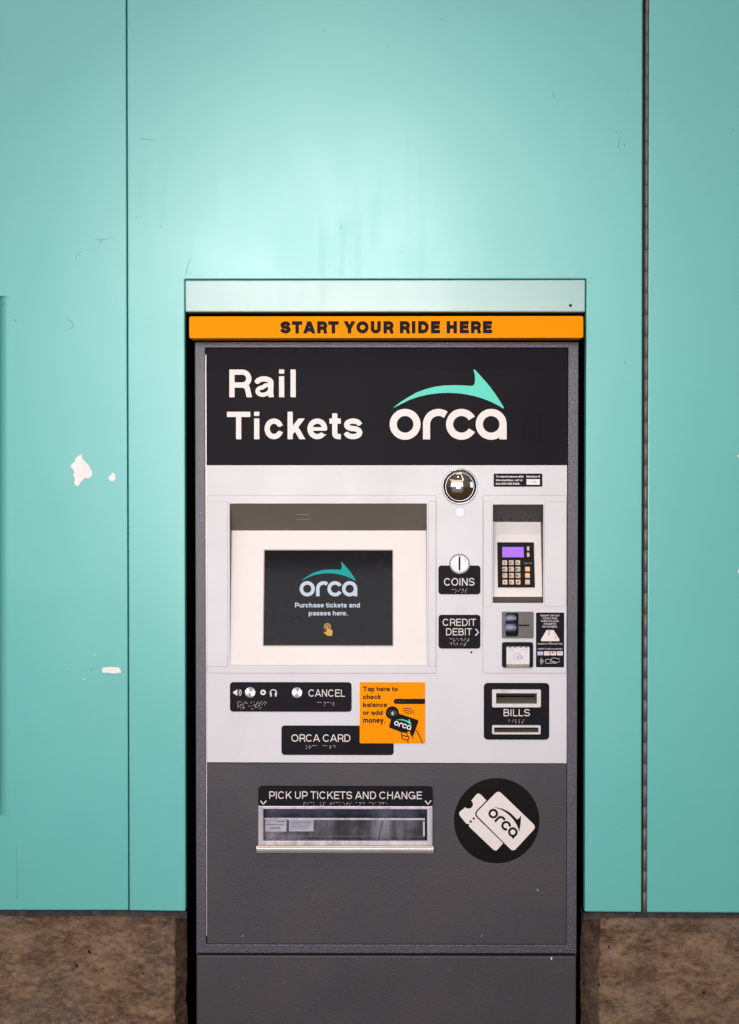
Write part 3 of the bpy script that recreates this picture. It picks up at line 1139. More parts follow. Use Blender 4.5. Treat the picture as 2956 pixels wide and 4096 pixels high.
for _ in range(60):
    x_, y_ = random.choice([(random.uniform(10, 500), random.uniform(20, 3600)), (random.uniform(520, 2560), random.uniform(20, 1100)),
                            (random.uniform(2610, 2950), random.uniform(20, 3600)), (random.uniform(2360, 2560), random.uniform(1100, 3600))])
    d_ = random.uniform(1.0, 3.0)
    a_ = random.uniform(0, 3.1)
    scr([(x_, y_), (x_ + d_ * math.cos(a_), y_ + d_ * math.sin(a_))], random.uniform(1.0, 2.2))
mb.build('scuff_marks', M_mark, wall, kind='stuff')
# lining of the recess behind the panels, coloured black for its shade
mb = MB()


def slab(x0, x1, y0, y1, z0, z1):
    V = [(x_, y_, z_) for x_ in (x0, x1) for y_ in (y0, y1) for z_ in (z0, z1)]
    mb.add(V, [(0, 1, 3, 2), (4, 6, 7, 5), (0, 4, 5, 1), (2, 3, 7, 6), (0, 2, 6, 4), (1, 5, 7, 3)])


xl = WF.p(739, 2400).x
xr = WF.p(2343, 2400).x
ztop = WF.p(1500, 1180).z
zbt = WF.p(400, 3660).z
slab(xl - 0.012, xl - 0.001, 0.024, 0.60, zbt, ztop)
slab(xr + 0.001, xr + 0.012, 0.024, 0.60, zbt, ztop)
slab(xl - 0.08, xl - 0.07, 0.09, 0.60, -0.6, zbt)
slab(xr + 0.07, xr + 0.08, 0.11, 0.60, -0.6, zbt)
slab(xl - 0.012, xr + 0.012, 0.024, 0.60, ztop + 0.001, ztop + 0.02)
slab(xl - 0.08, xr + 0.08, 0.601, 0.62, -0.6, ztop + 0.02)
mb.build('recess_lining', M_dark, wall)
mb = MB()
zs = WF.p(1500, 3600).z
slab(-1.6, xl - 0.013, 0.045, 0.055, zs - .03, 3.0)
slab(xr + 0.013, 1.7, 0.045, 0.055, zs - .03, 3.0)
slab(xl - 0.012, xr + 0.012, 0.045, 0.055, ztop + 0.021, 3.0)
mb.build('backing_board', M_dark, wall)


# =================================================================== STONE PLINTHS
def stone(label, x_out, x_in, ztop_, depth, sgn, seed, splay):
    """rough block: front face and the side that faces the machine, with an uneven arris"""
    yb = 0.030
    o = thing('stone_plinth', label, 'plinth', ((x_out + x_in) / 2, yb + depth / 2, 0), 'stone bases either side of the machine')
    mb = MB()
    nx, nz, nd = 150, 100, 14
    zb = ztop_ - 0.62

    def disp(x_, z_, y_):
        p_ = Vector((x_ * 9 + seed, y_ * 9, z_ * 14))
        q_ = noise.fractal(p_, 0.7, 2.1, 5) * 0.0022
        q_ += noise.noise(Vector((x_ * 3 + seed, y_ * 3, z_ * 2))) * 0.002
        return q_
    V, F = [], []
    # profile runs over the front, round the arris, and back along the side
    run = []
    L = abs(x_in - x_out)
    for i in range(nx + 1):
        run.append((x_out + (x_in - x_out) * i / nx * (1 - 0.008 / L), yb, (0, -1)))
    for i in range(1, 5):
        a = math.pi / 2 * i / 5
        run.append((x_in - sgn * 0.008 * (1 - math.sin(a)), yb + 0.008 * (1 - math.cos(a)), (sgn * math.sin(a), -math.cos(a))))
    for i in range(nd + 1):
        run.append((x_in + sgn * splay * i / nd, yb + 0.008 + (depth - 0.008) * i / nd, (sgn, -0.2)))
    m_ = len(run)
    for j in range(nz + 1):
        z_ = zb + (ztop_ - zb) * j / nz
        edge = noise.noise(Vector((seed, 3.3, z_ * 16))) * 0.0025 + noise.noise(Vector((seed, 9.3, z_ * 60))) * 0.002
        for x_, y_, nn in run:
            q_ = disp(x_, z_, y_)
            k_ = abs(nn[0]) * edge
            r_ = max(0.0, (z_ - (ztop_ - 0.004)) / 0.004) * 0.003
            V.append((x_ + nn[0] * (q_ + k_) - nn[0] * r_, y_ + nn[1] * (q_ - r_), z_))
    for j in range(nz):
        for i in range(m_ - 1):
            a = j * m_ + i
            q = (a, a + 1, a + m_ + 1, a + m_)
            F.append(q if sgn > 0 else q[::-1])
    tb = len(V)
    for x_, y_, nn in run:
        V.append((x_, max(y_, yb) + 0.14, ztop_))
    for i in range(m_ - 1):
        q = (nz * m_ + i, nz * m_ + i + 1, tb + i + 1, tb + i)
        F.append(q if sgn > 0 else q[::-1])
    mb.add(V, F, True)
    b = mb.build('stone_block', M_stone, o)
    return o


SFr = front(0.030)
stone('rough brown stone base under the turquoise wall, left of the machine', SFr.p(-500, 3800).x, SFr.p(705, 3850).x, SFr.p(400, 3668).z, 0.055, 1, 1.7, 0.0145)
stone('rough brown stone base under the turquoise wall, right of the machine', SFr.p(3500, 3800).x, SFr.p(2394, 3850).x, SFr.p(2700, 3675).z, 0.075, -1, 8.1, 0.026)
# dark strips added over each block, colour standing for shadowed stone
z0 = SFr.p(400, 3680).z
z1 = WF.p(400, 3636).z
for a, b_ in ((-1.2, xl - 0.002), (xr + 0.002, 1.3)):
    mb = MB()
    V, F = [], []
    for i in range(61):
        x_ = a + (b_ - a) * i / 60
        q = 0.036 + random.uniform(-.0015, .0015)
        V += [(x_, q, z0 + 0.002), (x_, q, z1 + .03), (x_, 0.044, z1 + .03), (x_, 0.044, z0 + 0.002)]
    for i in range(60):
        for k in range(4):
            F.append((4 * i + k, 4 * i + (k + 1) % 4, 4 * i + 4 + (k + 1) % 4, 4 * i + 4 + k))
    F += [(0, 1, 2, 3), (243, 242, 241, 240)]
    mb.add(V, F)
    mb.build('joint_shade_strip', M_jointshade, wall)


# =================================================================== TICKET MACHINE
MY = 0.008                       # frame front
tm = thing('ticket_machine', 'tall grey and white ticket vending machine with an orange sign bar and black header',
           'ticket machine', (WF.p(1545, 2048).x, 0.02, 0))
MF = front(MY)
PF = front(0.011)                # door panels
# cabinet body
bodyF = front(0.030)
plate(bodyF, [poly(bodyF, [(788, 4800), (2302, 4800), (2310, 1372), (784, 1372)]), rect(bodyF, 815, 1385, 2280, 4700)], -0.5, 0.0, 'cabinet', M_grey, tm)
plate(MF, [poly(MF, [(785, 3813), (779, 1368), (2315, 1368), (2306, 3814)]),
           poly(MF, [(824.5, 3778), (820.5, 1391), (2273, 1391), (2265.5, 3780)])], -0.024, 0.0, 'door_frame', M_frame, tm, 0.0013)
plate(MF, [poly(MF, [(786, 4600), (786, 3822), (2305, 3825), (2303, 4600)])], -0.022, 0.0005, 'base_panel', M_grey, tm, 0.0028, seg=3)
# paint chips on the base and lower panel
cf = front(MY - 0.001)
for x_, y_, pts_ in ((2206, 3834, [(-3, 4), (-1, -6), (3, -5), (2, 5)]), (2150, 3560, [(-5, -4), (-2, -3), (3, 3), (4, 6), (0, 2)]),
                     (970, 3743, [(-2, 3), (2, -3), (1, 3)]), (1925, 3744, [(-1, -3), (2, 0), (1, 4)])):
    ff = cf if y_ > 3800 else front(0.0102)
    plate(ff, [poly(ff, [(x_ + a, y_ + b_) for a, b_ in pts_])], -0.0005, 0.0, 'paint_chip', M_chip, tm)

mb = MB()
fk = front(0.0108)
for _ in range(46):
    x_, y_ = (random.uniform(850, 1500), 3062 + random.random() ** 2 * 260) if random.random() < .7 else (random.uniform(850, 2250), random.uniform(3070, 3760))
    if 1000 < x_ < 1760 and 3130 < y_ < 3430 or math.hypot(x_ - 1987, y_ - 3283) < 180:
        continue
    d_ = random.uniform(1.0, 4.0)
    a_ = random.gauss(0.9, 0.3)
    mb.prism(fk, [strip(fk, [(x_, y_), (x_ + d_ * math.cos(a_), y_ - d_ * math.sin(a_))], random.uniform(0.7, 1.6))], -0.0004, 0.0)
mb.build('scuff_flecks', simple('pale_scuff', (0.16, 0.145, 0.15), 0.6), tm, kind='stuff')

# header
hd = plate(PF, [poly(PF, [(826, 1858), (824.5, 1394), (2270, 1394), (2268, 1858)])], -0.012, 0.0, 'header_panel', M_header, tm)
h1 = 0.0004
text(PF, 'Rail', 917.5, 1183, 1478, 1589, .190, 0, h1, M_letter, hd, res=64, gap=1.35)
text(PF, 'Tickets', 908, 1449.5, 1647, 1757, .190, 0, h1, M_letter, hd, res=64, gap=1.25)
wordmark(PF, lambda x_, y_: (1540 + x_ * .31765, 1440 + y_ * .31765), 0, h1, M_letter, M_green, hd)
# old tape patch on the header
plate(PF, [poly(PF, [(2091, 1647), (2174, 1643), (2171, 1763), (2092, 1762)])], 0, 0.0006, 'tape_patch', M_tape, hd)
# white front with its openings
fp = plate(PF, [poly(PF, [(828.5, 3049), (826, 1861), (2268, 1861), (2266, 3053)]),
                rect(PF, 917, 2010, 1709, 2664), rect(PF, 1969, 2016, 2174, 2413),
                rect(PF, 2010, 2450, 2132, 2551), rect(PF, 2010, 2570, 2130, 2668),
                rect(PF, 1986, 2774, 2146, 2814), rect(PF, 1978, 2910, 2153, 2929)], -0.012, 0.0, 'front_panel', M_white, tm)
lp = plate(PF, [poly(PF, [(828.8, 3774), (828, 3053), (2265.5, 3056), (2263, 3776)]), rect(PF, 1050, 3235, 1712, 3368)],
           -0.012, -0.0002, 'lower_panel', M_grey, tm)
plate(PF, [poly(PF, [(823, 3744), (821, 1418), (825.2, 1418), (827.6, 3744)])], -0.012, -0.001, 'bare_edge', M_bare, tm)

# sign bar
BF = front(-0.034)
bar = plate(BF, [rect(BF, 757, 1265, 2333, 1352, 7)], -0.040, 0.0, 'sign_bar', M_orange, tm, 0.0018, seg=3, back=True)
text(BF, 'START YOUR RIDE HERE', 1121, 1968, 1285, 1334, .295, 0, 0.0005, M_ink, bar, res=40, track=.03, gap=1.0)


# ---- surrounds of the two recesses
def surround(x0, x1, y0, y1, hx0, hx1, hy0, hy1, left_wing, right_wing, wy0, wy1, more=()):
    r = 7
    o = plate(PF, [rect(PF, x0, y0, x1, y1, r), rect(PF, hx0, hy0, hx1, hy1, 0)] + [rect(PF, *m_) for m_ in more], 0.0, 0.0011, 'surround', M_white, tm, 0.0004)
    plate(PF, [rect(PF, x0 - 1.4, y0 - 1.4, x1 + 1.4, y1 + 1.4, r + 1), rect(PF, x0 + .5, y0 + .5, x1 - .5, y1 - .5, r)], 0.0, 0.0003, 'seam', M_seam, o)
    for a, b_ in (left_wing, right_wing):
        box(PF, a - .9, wy0 - .9, b_ + .9, wy1 + .9, 0.0011, 0.0013, 'seam', M_seam, o, r=5)
        box(PF, a, wy0, b_, wy1, 0.0011, 0.0023, 'surround_wing', M_white, o, r=5, bevel=0.0009)
    return o


s1 = surround(829, 1744, 1982, 2692, 919, 1707, 2014, 2661, (829, 911), (1714, 1743), 2005, 2665)
s2 = surround(1932, 2265, 1982, 2692, 1971, 2173, 2018, 2412, (1934, 1966), (2178, 2264), 2007, 2424, ((2010, 2450, 2132, 2551), (2010, 2570, 2130, 2668)))


def recess(x0, x1, yf, yb, dtop, ybot, dbot, ycut, dcut, mat_back, lin, fx0, fx1):
    """soffit sloping back, back plate leaning towards the viewer at the bottom, cheeks"""
    T = front(0.0115)
    Bk = front(dtop)
    Bt = front(dbot)
    Ct = front(dcut)
    a0, a1 = T.p(x0, yf), T.p(x1, yf)
    zf = T.p(x0, yf).z
    zb = Bk.p(x0, yb).z
    zt = Bt.p(x0, ybot).z
    zc = Ct.p(x0, ycut).z
    xa, xb = a0.x, a1.x
    mb = MB()
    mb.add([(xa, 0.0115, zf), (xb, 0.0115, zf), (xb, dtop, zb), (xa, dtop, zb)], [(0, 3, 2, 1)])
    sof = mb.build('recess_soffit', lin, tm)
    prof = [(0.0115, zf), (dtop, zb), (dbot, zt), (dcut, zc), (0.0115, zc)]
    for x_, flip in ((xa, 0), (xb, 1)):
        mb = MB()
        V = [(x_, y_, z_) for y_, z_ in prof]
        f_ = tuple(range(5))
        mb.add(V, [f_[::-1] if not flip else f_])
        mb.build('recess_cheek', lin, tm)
    if dcut != dbot:
        mb = MB()
        mb.add([(xa, dbot, zt), (xb, dbot, zt), (xb, dcut, zc), (xa, dcut, zc), (xa, 0.0115, zc), (xb, 0.0115, zc)],
               [(0, 1, 2, 3)[::-1], (3, 2, 5, 4)[::-1]])
        mb.build('recess_sill', M_soffit, tm)
    # frame of the leaning plate
    fr = Frame((0, dbot, zt), (1, 0, 0), (0, dtop - dbot, zb - zt))
    return fr, xa, xb, (Vector((0, dtop, zb)) - Vector((0, dbot, zt))).length, sof


# screen recess
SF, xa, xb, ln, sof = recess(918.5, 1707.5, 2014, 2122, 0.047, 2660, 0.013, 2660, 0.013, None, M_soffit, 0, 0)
bz = plate(SF, [[(xa, 0), (xb, 0), (xb, ln), (xa, ln)], rect(SF, 1056, 2200, 1571, 2583, 3)], -0.008, 0.0, 'bezel', M_insert, tm)
SGf = Frame(SF.O - SF.N * 0.007, SF.U, SF.V)
scn = plate(SGf, [rect(SGf, 1050, 2196, 1576, 2588)], -0.002, 0.0, 'screen', M_scr, tm)
# raised lip round the glass
plate(SF, [rect(SF, 1053, 2198, 1573, 2585, 4), rect(SF, 1057, 2202, 1570, 2581, 2)], -0.007, 0.0010, 'screen_lip', simple('taupe_lip', (0.30, 0.22, 0.17), 0.5), tm, 0.0006)
e0, e1 = 0.0001, 0.0003
k_ = .3360 * 550 / 1637 / .31765
wordmark(SGf, lambda x_, y_: (1198.5 + (x_ - 58) * .1565, 2247 + (y_ - 119) * .1565), e0, e1, M_scrw, M_scrg, scn)
text(SGf, 'Purchase tickets and', 1180, 1439.5, 2411, 2430, .19, e0, e1, M_scrw, scn, res=18)
text(SGf, 'passes here.', 1235, 1391, 2443, 2462, .19, e0, e1, M_scrw, scn, res=18)
# tapping hand icon
s_ = 550 / 1637
hp = [(793, 938), (800, 930), (808, 938), (809, 968), (828, 972), (850, 978), (864, 992), (864, 1018), (855, 1052), (806, 1052), (790, 1040), (758, 1012),
      (762, 1002), (780, 1004), (793, 1012)]
plate(SGf, [poly(SGf, [(1040 + a * s_, 2190 + b_ * s_) for a, b_ in hp])], e0, e1, 'hand_icon', M_scro, scn)
cxh, cyh = 1040 + 802 * s_, 2190 + 942 * s_
for r0, r1, a0, a1 in ((14, 11, -60, 240), (8.5, 6, -55, 235)):
    plate(SGf, [circ(SGf, cxh, cyh, r0, 24, a0, a1) + circ(SGf, cxh, cyh, r1, 24, a1, a0)], e0, e1, 'touch_ring', M_scro, scn)
# camera hatch in the soffit
sofF = Frame(MF.p(918.5, 2014), (1, 0, 0), Vector((0, 0.0115, front(0.0115).p(918, 2014).z)) - Vector((0, 0.047, front(0.047).p(918, 2122).z)))
sofF.O = Vector((0, 0.0115, front(0.0115).p(918, 2014).z))
for y_ in (2057.5, 2077):
    box(sofF, 1186, y_ - 1, 1238, y_ + 1, 0.0, 0.0006, 'hatch_edge', M_seam, sof)
box(sofF, 1186, 2058.5, 1238, 2076, 0.0, 0.0004, 'camera_hatch', M_soffit, sof)

# keypad recess
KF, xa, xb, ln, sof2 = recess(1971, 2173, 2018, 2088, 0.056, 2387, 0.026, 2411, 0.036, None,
                              simple('deep_shaded_taupe_plastic', (0.085, 0.07, 0.07), 0.55, var=0.04, bump=0.35, bscale=500), 0, 0)  # darker still, shade inside the keypad recess put into the colour
kp = plate(KF, [[(xa, 0), (xb, 0), (xb, ln), (xa, ln)]], -0.004, 0.0, 'keypad_plate', M_insert, tm)
sof2F = Frame((0, 0.0115, front(0.0115).p(1971, 2018).z), (1, 0, 0),
              Vector((0, 0.0115, front(0.0115).p(1971, 2018).z)) - Vector((0, 0.056, front(0.056).p(1971, 2088).z)))
for x_ in (2005, 2043, 2082, 2120):
    plate(sof2F, [[sof2F.uv(x_ + 4 * math.cos(t * math.pi / 6), 2079 + 2 * math.sin(t * math.pi / 6)) for t in range(12)]],
          0, 0.0004, 'vent_slot', M_dark, sof2)
pad = box(KF, 1990, 2170, 2137, 2350, 0.0, 0.003, 'keypad', M_pad, tm, r=2, bevel=0.0005)
K2 = Frame(KF.O + KF.N * 0.003, KF.U, KF.V)
box(K2, 2006.5, 2184.5, 2097.5, 2231, 0, 0.0012, 'display_frame', M_ink, pad, r=2, bevel=0.0004)
K3 = Frame(KF.O + KF.N * 0.0043, KF.U, KF.V)
box(K3, 2009, 2188, 2095, 2229, -0.0002, 0.0002, 'display', M_lcd, pad)
text(K3, 'INSERT', 2046, 2058, 2193, 2196, .16, 0.0002, 0.0003, simple('display_print', (0.1, 0.05, 0.25), 0.4, emit=(0.30, 0.10, 0.60, 1), estr=.8), pad, res=12)
for rr in ((1998, 2232, 2130, 2235), (2086, 2245, 2090, 2340), (1996, 2243, 1999, 2274), (1996, 2284, 1999, 2320)):
    box(K2, *rr, 0, 0.0012, 'ridge', M_pad, pad, bevel=0.0004)
text(K2, 'ingenico', 2096, 2128, 2248, 2256, .14, 0, 0.0002, M_sketch, pad, res=14)
cols = (2018.3, 2044.7, 2070.8)
rows = (2251.5, 2277.3, 2303, 2329)
keys = ['123', '456', '789', '*0#']
key_mesh = None
subs = {'1': 'QZ', '2': 'ABC', '3': 'DEF', '4': 'GHI', '5': 'KL', '6': 'MNO', '7': 'PRS', '8': 'TUV', '9': 'WXY'}
K4 = Frame(K2.O + K2.N * 0.0035, K2.U, K2.V)


def key(cx, cy, w_, h_, mat):
    return box(K2, cx - w_ / 2, cy - h_ / 2, cx + w_ / 2, cy + h_ / 2, 0, 0.0035, 'key', mat, pad, r=2, bevel=0.0007)


for ri, row in enumerate(keys):
    for ci, ch in enumerate(row):
        x_, y_ = cols[ci] + ri * 0.4, rows[ri]
        key(x_, y_, 18.5, 18.5, M_key if ri < 3 and True else M_keyred if ch in '*#' else M_key)
        if ch == '*':
            text(K4, ch, x_ - 3, x_ + 4, y_ - 5, y_ + 6, .16, 0, 0.0002, M_ink, pad, 'key_legend', res=20)
        elif ch == '#':
            text(K4, ch, x_ - 4, x_ + 4.5, y_ - 5, y_ + 5, .16, 0, 0.0002, M_ink, pad, 'key_legend', res=20)
        elif ch == '0':
            text(K4, ch, x_ - 6.5, x_ + 1, y_ - 5.5, y_ + 5, .17, 0, 0.0002, M_ink, pad, 'key_legend', res=20)
        else:
            text(K4, ch, x_ - 7, x_ + 0.5, y_ - 6, y_ + 4.5, .2, 0, 0.0002, M_ink, pad, 'key_legend', res=20)
            # small letters run up the side of each key
            KR = Frame(K4.O, K4.V, -K4.U)
            u_, v_ = K4.uv(x_ + 6.6, y_ + 5)
            mbk = MB()
            pen = 0
            for c in subs[ch]:
                if c in 'QZJ':
                    c = 'O' if c == 'Q' else 'N'
                L_, W_, R_, g_ = glyph_polys(c, .2, 12)
                for grp in g_:
                    mbk.prism(K4, [[(u_ - b2 * 4.2 * K, v_ + (pen + a2) * 3.0 * K) for a2, b2 in lp2] for lp2 in grp], 0, 0.0002)
                pen += W_ + .2
            mbk.build('key_legend', M_sketch, pad)
for cy, mt in ((2277.5, M_keyred), (2303, M_keyyel), (2329, M_key)):
    key(2109.3, cy, 18.5, 18.5, mt)
    box(K4, 2104, cy + 5, 2115.5, cy + 6.2, 0, 0.0002, 'key_legend', M_sketch, pad)
for cy in (2195, 2220):
    key(2112, cy, 9, 17, M_key)

# ---- mirror
mir = lathe(PF, 1839, 1945.5, [(73, 0.0), (72.5, 0.0025), (70, 0.0042), (67.5, 0.0040), (66.3, 0.0028)], 'mirror_ring', M_chrome, tm)
lathe(PF, 1839, 1945.5, [(66.3, 0.0030), (64.5, 0.0012), (62, 0.0005)], 'mirror_seal', M_ink, tm)
Rs = 62.0 / .74
prof = []
for i in range(25):
    a = math.asin(.74) * (1 - i / 24.0)
    prof.append((max(Rs * math.sin(a), 0.02), 0.0005 + (Rs * math.cos(a) - Rs * math.cos(math.asin(.74))) * K))
lathe(PF, 1839, 1946.5, prof, 'mirror_dome', M_mirror, tm, n=64)
plate(PF, [circ(PF, 1839, 2048.5, 20.6, 40)], 0, 0.0002, 'disc_seam', M_seam, tm)
plate(PF, [circ(PF, 1839, 2048.5, 19.4, 40)], 0, 0.0008, 'blank_disc', simple('bright_white_plastic', (0.76, 0.72, 0.74), 0.4, var=.01), tm, 0.0003)

# ---- signs
def sign(x0, y0, x1, y1, r, name, holes=None):
    return plate(PF, [rect(PF, x0, y0, x1, y1, r)] + (holes or []), 0, 0.0016, name, M_black, tm, 0.0004)


P2 = front(0.011 - 0.0016)
TW = .118
HT = 0.0009


def raised(s, x0, x1, yc, yb, par, w=TW, fr=P2):
    return text(fr, s, x0, x1, yc, yb, w, 0, HT, M_letter, par, res=28, gap=1.15)


cs = sign(1753.5, 2262, 1921.5, 2377, 12, 'coin_sign')
raised('COINS', 1776, 1898, 2312, 2342.5, cs, .125)
braille(P2, 'coins', 1808, 1867, 2357, 2369.5, M_letter, cs)
ce = lathe(PF, 1838.3, 2255.5, [(39.5, 0.0), (39.3, 0.0045), (37.5, 0.0052), (36.2, 0.0045), (35.6, 0.0045), (35.2, 0.0052), (30, 0.0052), (0.3, 0.0052)],
           'coin_slot', M_steel, tm, smooth=False)
P5 = front(0.011 - 0.0052)
plate(P5, [rect(P5, 1815.5, 2221.5, 1861.5, 2288, 14), rect(P5, 1817, 2223, 1860, 2286.5, 13)], 0, 0.0004, 'slot_outline', M_seam, ce)
plate(PF, [circ(PF, 1838.3, 2255.5, 41, 40)], 0, 0.0022, 'coin_rim', M_rim, ce)
plate(P5, [circ(P5, 1838.3, 2255.5, 36.6, 40), circ(P5, 1838.3, 2255.5, 35.4, 40)], -0.0003, 0.0003, 'coin_rim', M_rim, ce)
box(P5, 1834.6, 2226, 1841.6, 2283, 0, 0.0004, 'slot_opening', M_dark, ce, r=3)

cr = sign(1754, 2459, 1921.5, 2594, 12, 'card_sign')
raised('CREDIT', 1770.5, 1904.5, 2475, 2503, cr)
raised('DEBIT', 1784.5, 1888, 2513, 2541, cr)
plate(P2, [strip(P2, [(1902, 2515.5), (1914, 2529), (1902, 2542.5)], 4.2)], 0, HT, 'arrow_mark', M_letter, cr)
braille(P2, 'credit', 1801, 1875, 2554.5, 2567, M_letter, cr)
braille(P2, 'debit', 1801, 1862, 2571.5, 2584, M_letter, cr)
lathe(PF, 1885.6, 2609, [(4.6, 0.0), (4.4, 0.0005), (3.5, 0.001), (0.2, 0.0012)], 'screw', M_pin, tm, n=16)

ac = sign(920, 2728.5, 1406.5, 2846.5, 13, 'audio_sign')
raised('CANCEL', 1234, 1380, 2757.5, 2786.5, ac)
for x_, y_ in ((1001, 2769.4), (1188.4, 2770.4)):
    lathe(P2, x_, y_, [(21.5, 0), (21.3, 0.003), (20.2, 0.0045), (19, 0.0049)], 'push_button', M_steel, tm, n=40)
    bt = plate(front(0.011 - 0.0016 - 0.0049), [circ(front(0.011 - 0.0016 - 0.0049), x_, y_, 19, 40)], -0.0003, 0.0, 'button_face', brushed_mat(), None)
    # the tangent runs round the button, so its origin sits on the button
    cc = front(0.011 - 0.0065).p(x_, y_)
    me = bt.data
    me.transform(Matrix.Translation(-cc))
    bt.parent = tm
    bt.matrix_parent_inverse = Matrix.Translation(-tm.location)
    bt.location = cc
jk = lathe(P2, 1052.5, 2769.8, [(11.5, 0), (11.2, 0.0012), (9.5, 0.0018), (4.4, 0.0018), (4.2, 0.0002), (0.2, 0.0002)], 'headphone_socket', M_paper, tm, n=32)
lathe(P2, 1052.5, 2769.8, [(4.1, 0.0006), (0.2, 0.0006)], 'socket_hole', M_dark, jk, n=20)
s_ = 520 / 1637


def icon(par, fr, ox, oy, s, loops, name='icon', mat=None, h=HT):
    return plate(fr, [poly(fr, [(ox + a * s, oy + b_ * s) for a, b_ in lp]) for lp in loops], 0, h, name, mat or M_letter, par)


icon(ac, P2, 900, 2710, s_, [[(105, 172), (122, 172), (155, 145), (155, 232), (122, 206), (105, 206)]], 'speaker_icon')


def arcpts(cx, cy, r, a0, a1, n=12, ry=None):
    ry = ry or r
    return [(cx + r * math.cos(math.radians(a0 + (a1 - a0) * i / n)), cy - ry * math.sin(math.radians(a0 + (a1 - a0) * i / n))) for i in range(n + 1)]


for r_ in (26, 47):
    plate(P2, [strip(P2, [(900 + a * s_, 2710 + b_ * s_) for a, b_ in arcpts(158, 189, r_, 58, -58)], 2.8)], 0, HT, 'speaker_icon', M_letter, ac)
plate(P2, [strip(P2, [(900 + a * s_, 2710 + b_ * s_) for a, b_ in [(569, 215)] + arcpts(609, 195, 40, 185, -5, 16, 42) + [(649, 215)]], 3.6)], 0, HT,
      'headphone_icon', M_letter, ac)
for x_ in (580, 638):
    box(P2, 900 + (x_ - 9) * s_, 2710 + 190 * s_, 900 + (x_ + 9) * s_, 2710 + 240 * s_, 0, HT, 'headphone_icon', M_letter, ac, r=1.5)
braille(P2, 'push button', 951.5, 1064, 2807, 2819.5, M_letter, ac, 1.6)
braille(P2, 'for audio', 951.5, 1044, 2823.5, 2836, M_letter, ac, 1.6)
braille(P2, 'cancel', 1271, 1340, 2809, 2821.5, M_letter, ac, 1.6)

oc_ = sign(1126, 2902, 1574.5, 3019.5, 13, 'card_reader_sign')
raised('ORCA CARD', 1165.5, 1401.5, 2937, 2966.5, oc_)
braille(P2, 'orca card', 1225, 1339, 2981.5, 2994, M_letter, oc_)

bl = sign(1935, 2731.5, 2196.8, 2958.3, 16, 'bill_sign', [rect(PF, 1986, 2774, 2146, 2814), rect(PF, 1978, 2910, 2153, 2929)])
raised('BILLS', 2014.5, 2119.5, 2836.3, 2864.5, bl)
braille(P2, 'bills', 2036, 2095, 2879, 2891.5, M_letter, bl)


def slot(x0, y0, x1, y1, ix0, iy0, ix1, iy1, dep, name, hp=0.006):
    f_ = front(0.011 - 0.0016 - hp)
    o = plate(f_, [rect(f_, x0, y0, x1, y1, 5), rect(f_, ix0, iy0, ix1, iy1, 1)], -hp, 0.0, name, M_steel, tm, 0.0012)
    # funnel behind the opening
    q0 = rect(f_, ix0, iy0, ix1, iy1)
    c_u = sum(a for a, b_ in q0) / 4
    c_v = sum(b_ for a, b_ in q0) / 4
    q1 = [(c_u + (a - c_u) * .93, c_v + (b_ - c_v) * .16) for a, b_ in q0]
    mb = MB()
    V = [f_.w(a, b_, -hp * 0.6) for a, b_ in q0] + [f_.w(a, b_, -dep) for a, b_ in q1]
    mb.add(V, [(i, (i + 1) % 4, 4 + (i + 1) % 4, 4 + i)[::-1] for i in range(4)])
    mb.build('slot_throat', M_soffit, o)
    mb = MB()
    mb.add([f_.w(a, b_, -dep - .0001) for a, b_ in q1], [(0, 1, 2, 3)])
    mb.build('slot_opening', M_dark, o)
    return o


b1 = slot(1968.5, 2758.5, 2163.5, 2829.5, 1984.5, 2773, 2147.5, 2815, 0.028, 'bill_slot')
fB = front(0.011 - 0.0016 - 0.006)
text(fB, 'EP.9', 2007, 2026, 2762, 2769, .14, 0, 0.0001, M_sketch, b1, res=14)
slot(1968.5, 2901.5, 2162.5, 2937.5, 1976.8, 2910, 2154.2, 2929.6, 0.022, 'receipt_slot', 0.005)

# ---- card reader
s_ = 300 / 1637


def q(a, b_):
    return (1980 + a * s_, 2430 + b_ * s_)


def qr(a, b_, c, d):
    return (*q(a, b_), *q(c, d))


R1 = front(0.011 - 0.005)
rd = plate(R1, [rect(R1, *qr(152, 94, 843, 670), 4), rect(R1, *qr(232, 122, 512, 632), 7)], -0.005, 0.0, 'card_reader', M_reader, tm, 0.0009)
Rb = front(0.011 + 0.010)
box(Rb, *qr(215, 100, 530, 650), -0.001, 0.0, 'reader_well', M_ink, rd)
for y0_, y1_ in ((165, 325), (362, 535)):
    ym = (y0_ + y1_) / 2
    # curved thumb grips
    Rg = front(0.011 - 0.004)
    x0_, _ = q(237, 0)
    x1_, _ = q(467, 0)
    mbg = MB()
    V, F = [], []
    for i in range(9):
        t = i / 8
        yy = q(0, y0_ + (y1_ - y0_) * t)[1]
        dep = 0.011 * (2 * t - 1) ** 2 if y0_ < 200 else 0.010 * abs(2 * t - 1) ** 2
        ins = (4.0 * max(0, t - .6) / .4) if y0_ < 200 else (4.0 * max(0, .4 - t) / .4)
        a0_, a1_ = Rg.p(x0_ + ins, yy, -dep), Rg.p(x1_ - ins, yy, -dep)
        V += [a0_, a1_]
        if i:
            F.append((2 * i - 2, 2 * i, 2 * i + 1, 2 * i - 1))
    n0 = len(V)
    for v_ in V[:n0]:
        pass
    V += [Vector((v_[0], 0.02, v_[2])) for v_ in V[:n0]]
    for i in range(1, 9):
        F.append((2 * i - 2, 2 * i - 2 + n0, 2 * i + n0, 2 * i))
        F.append((2 * i - 1, 2 * i + 1, 2 * i + 1 + n0, 2 * i - 1 + n0))
    mbg.add(V, F, True)
    mbg.build('thumb_grip', M_grip, rd)
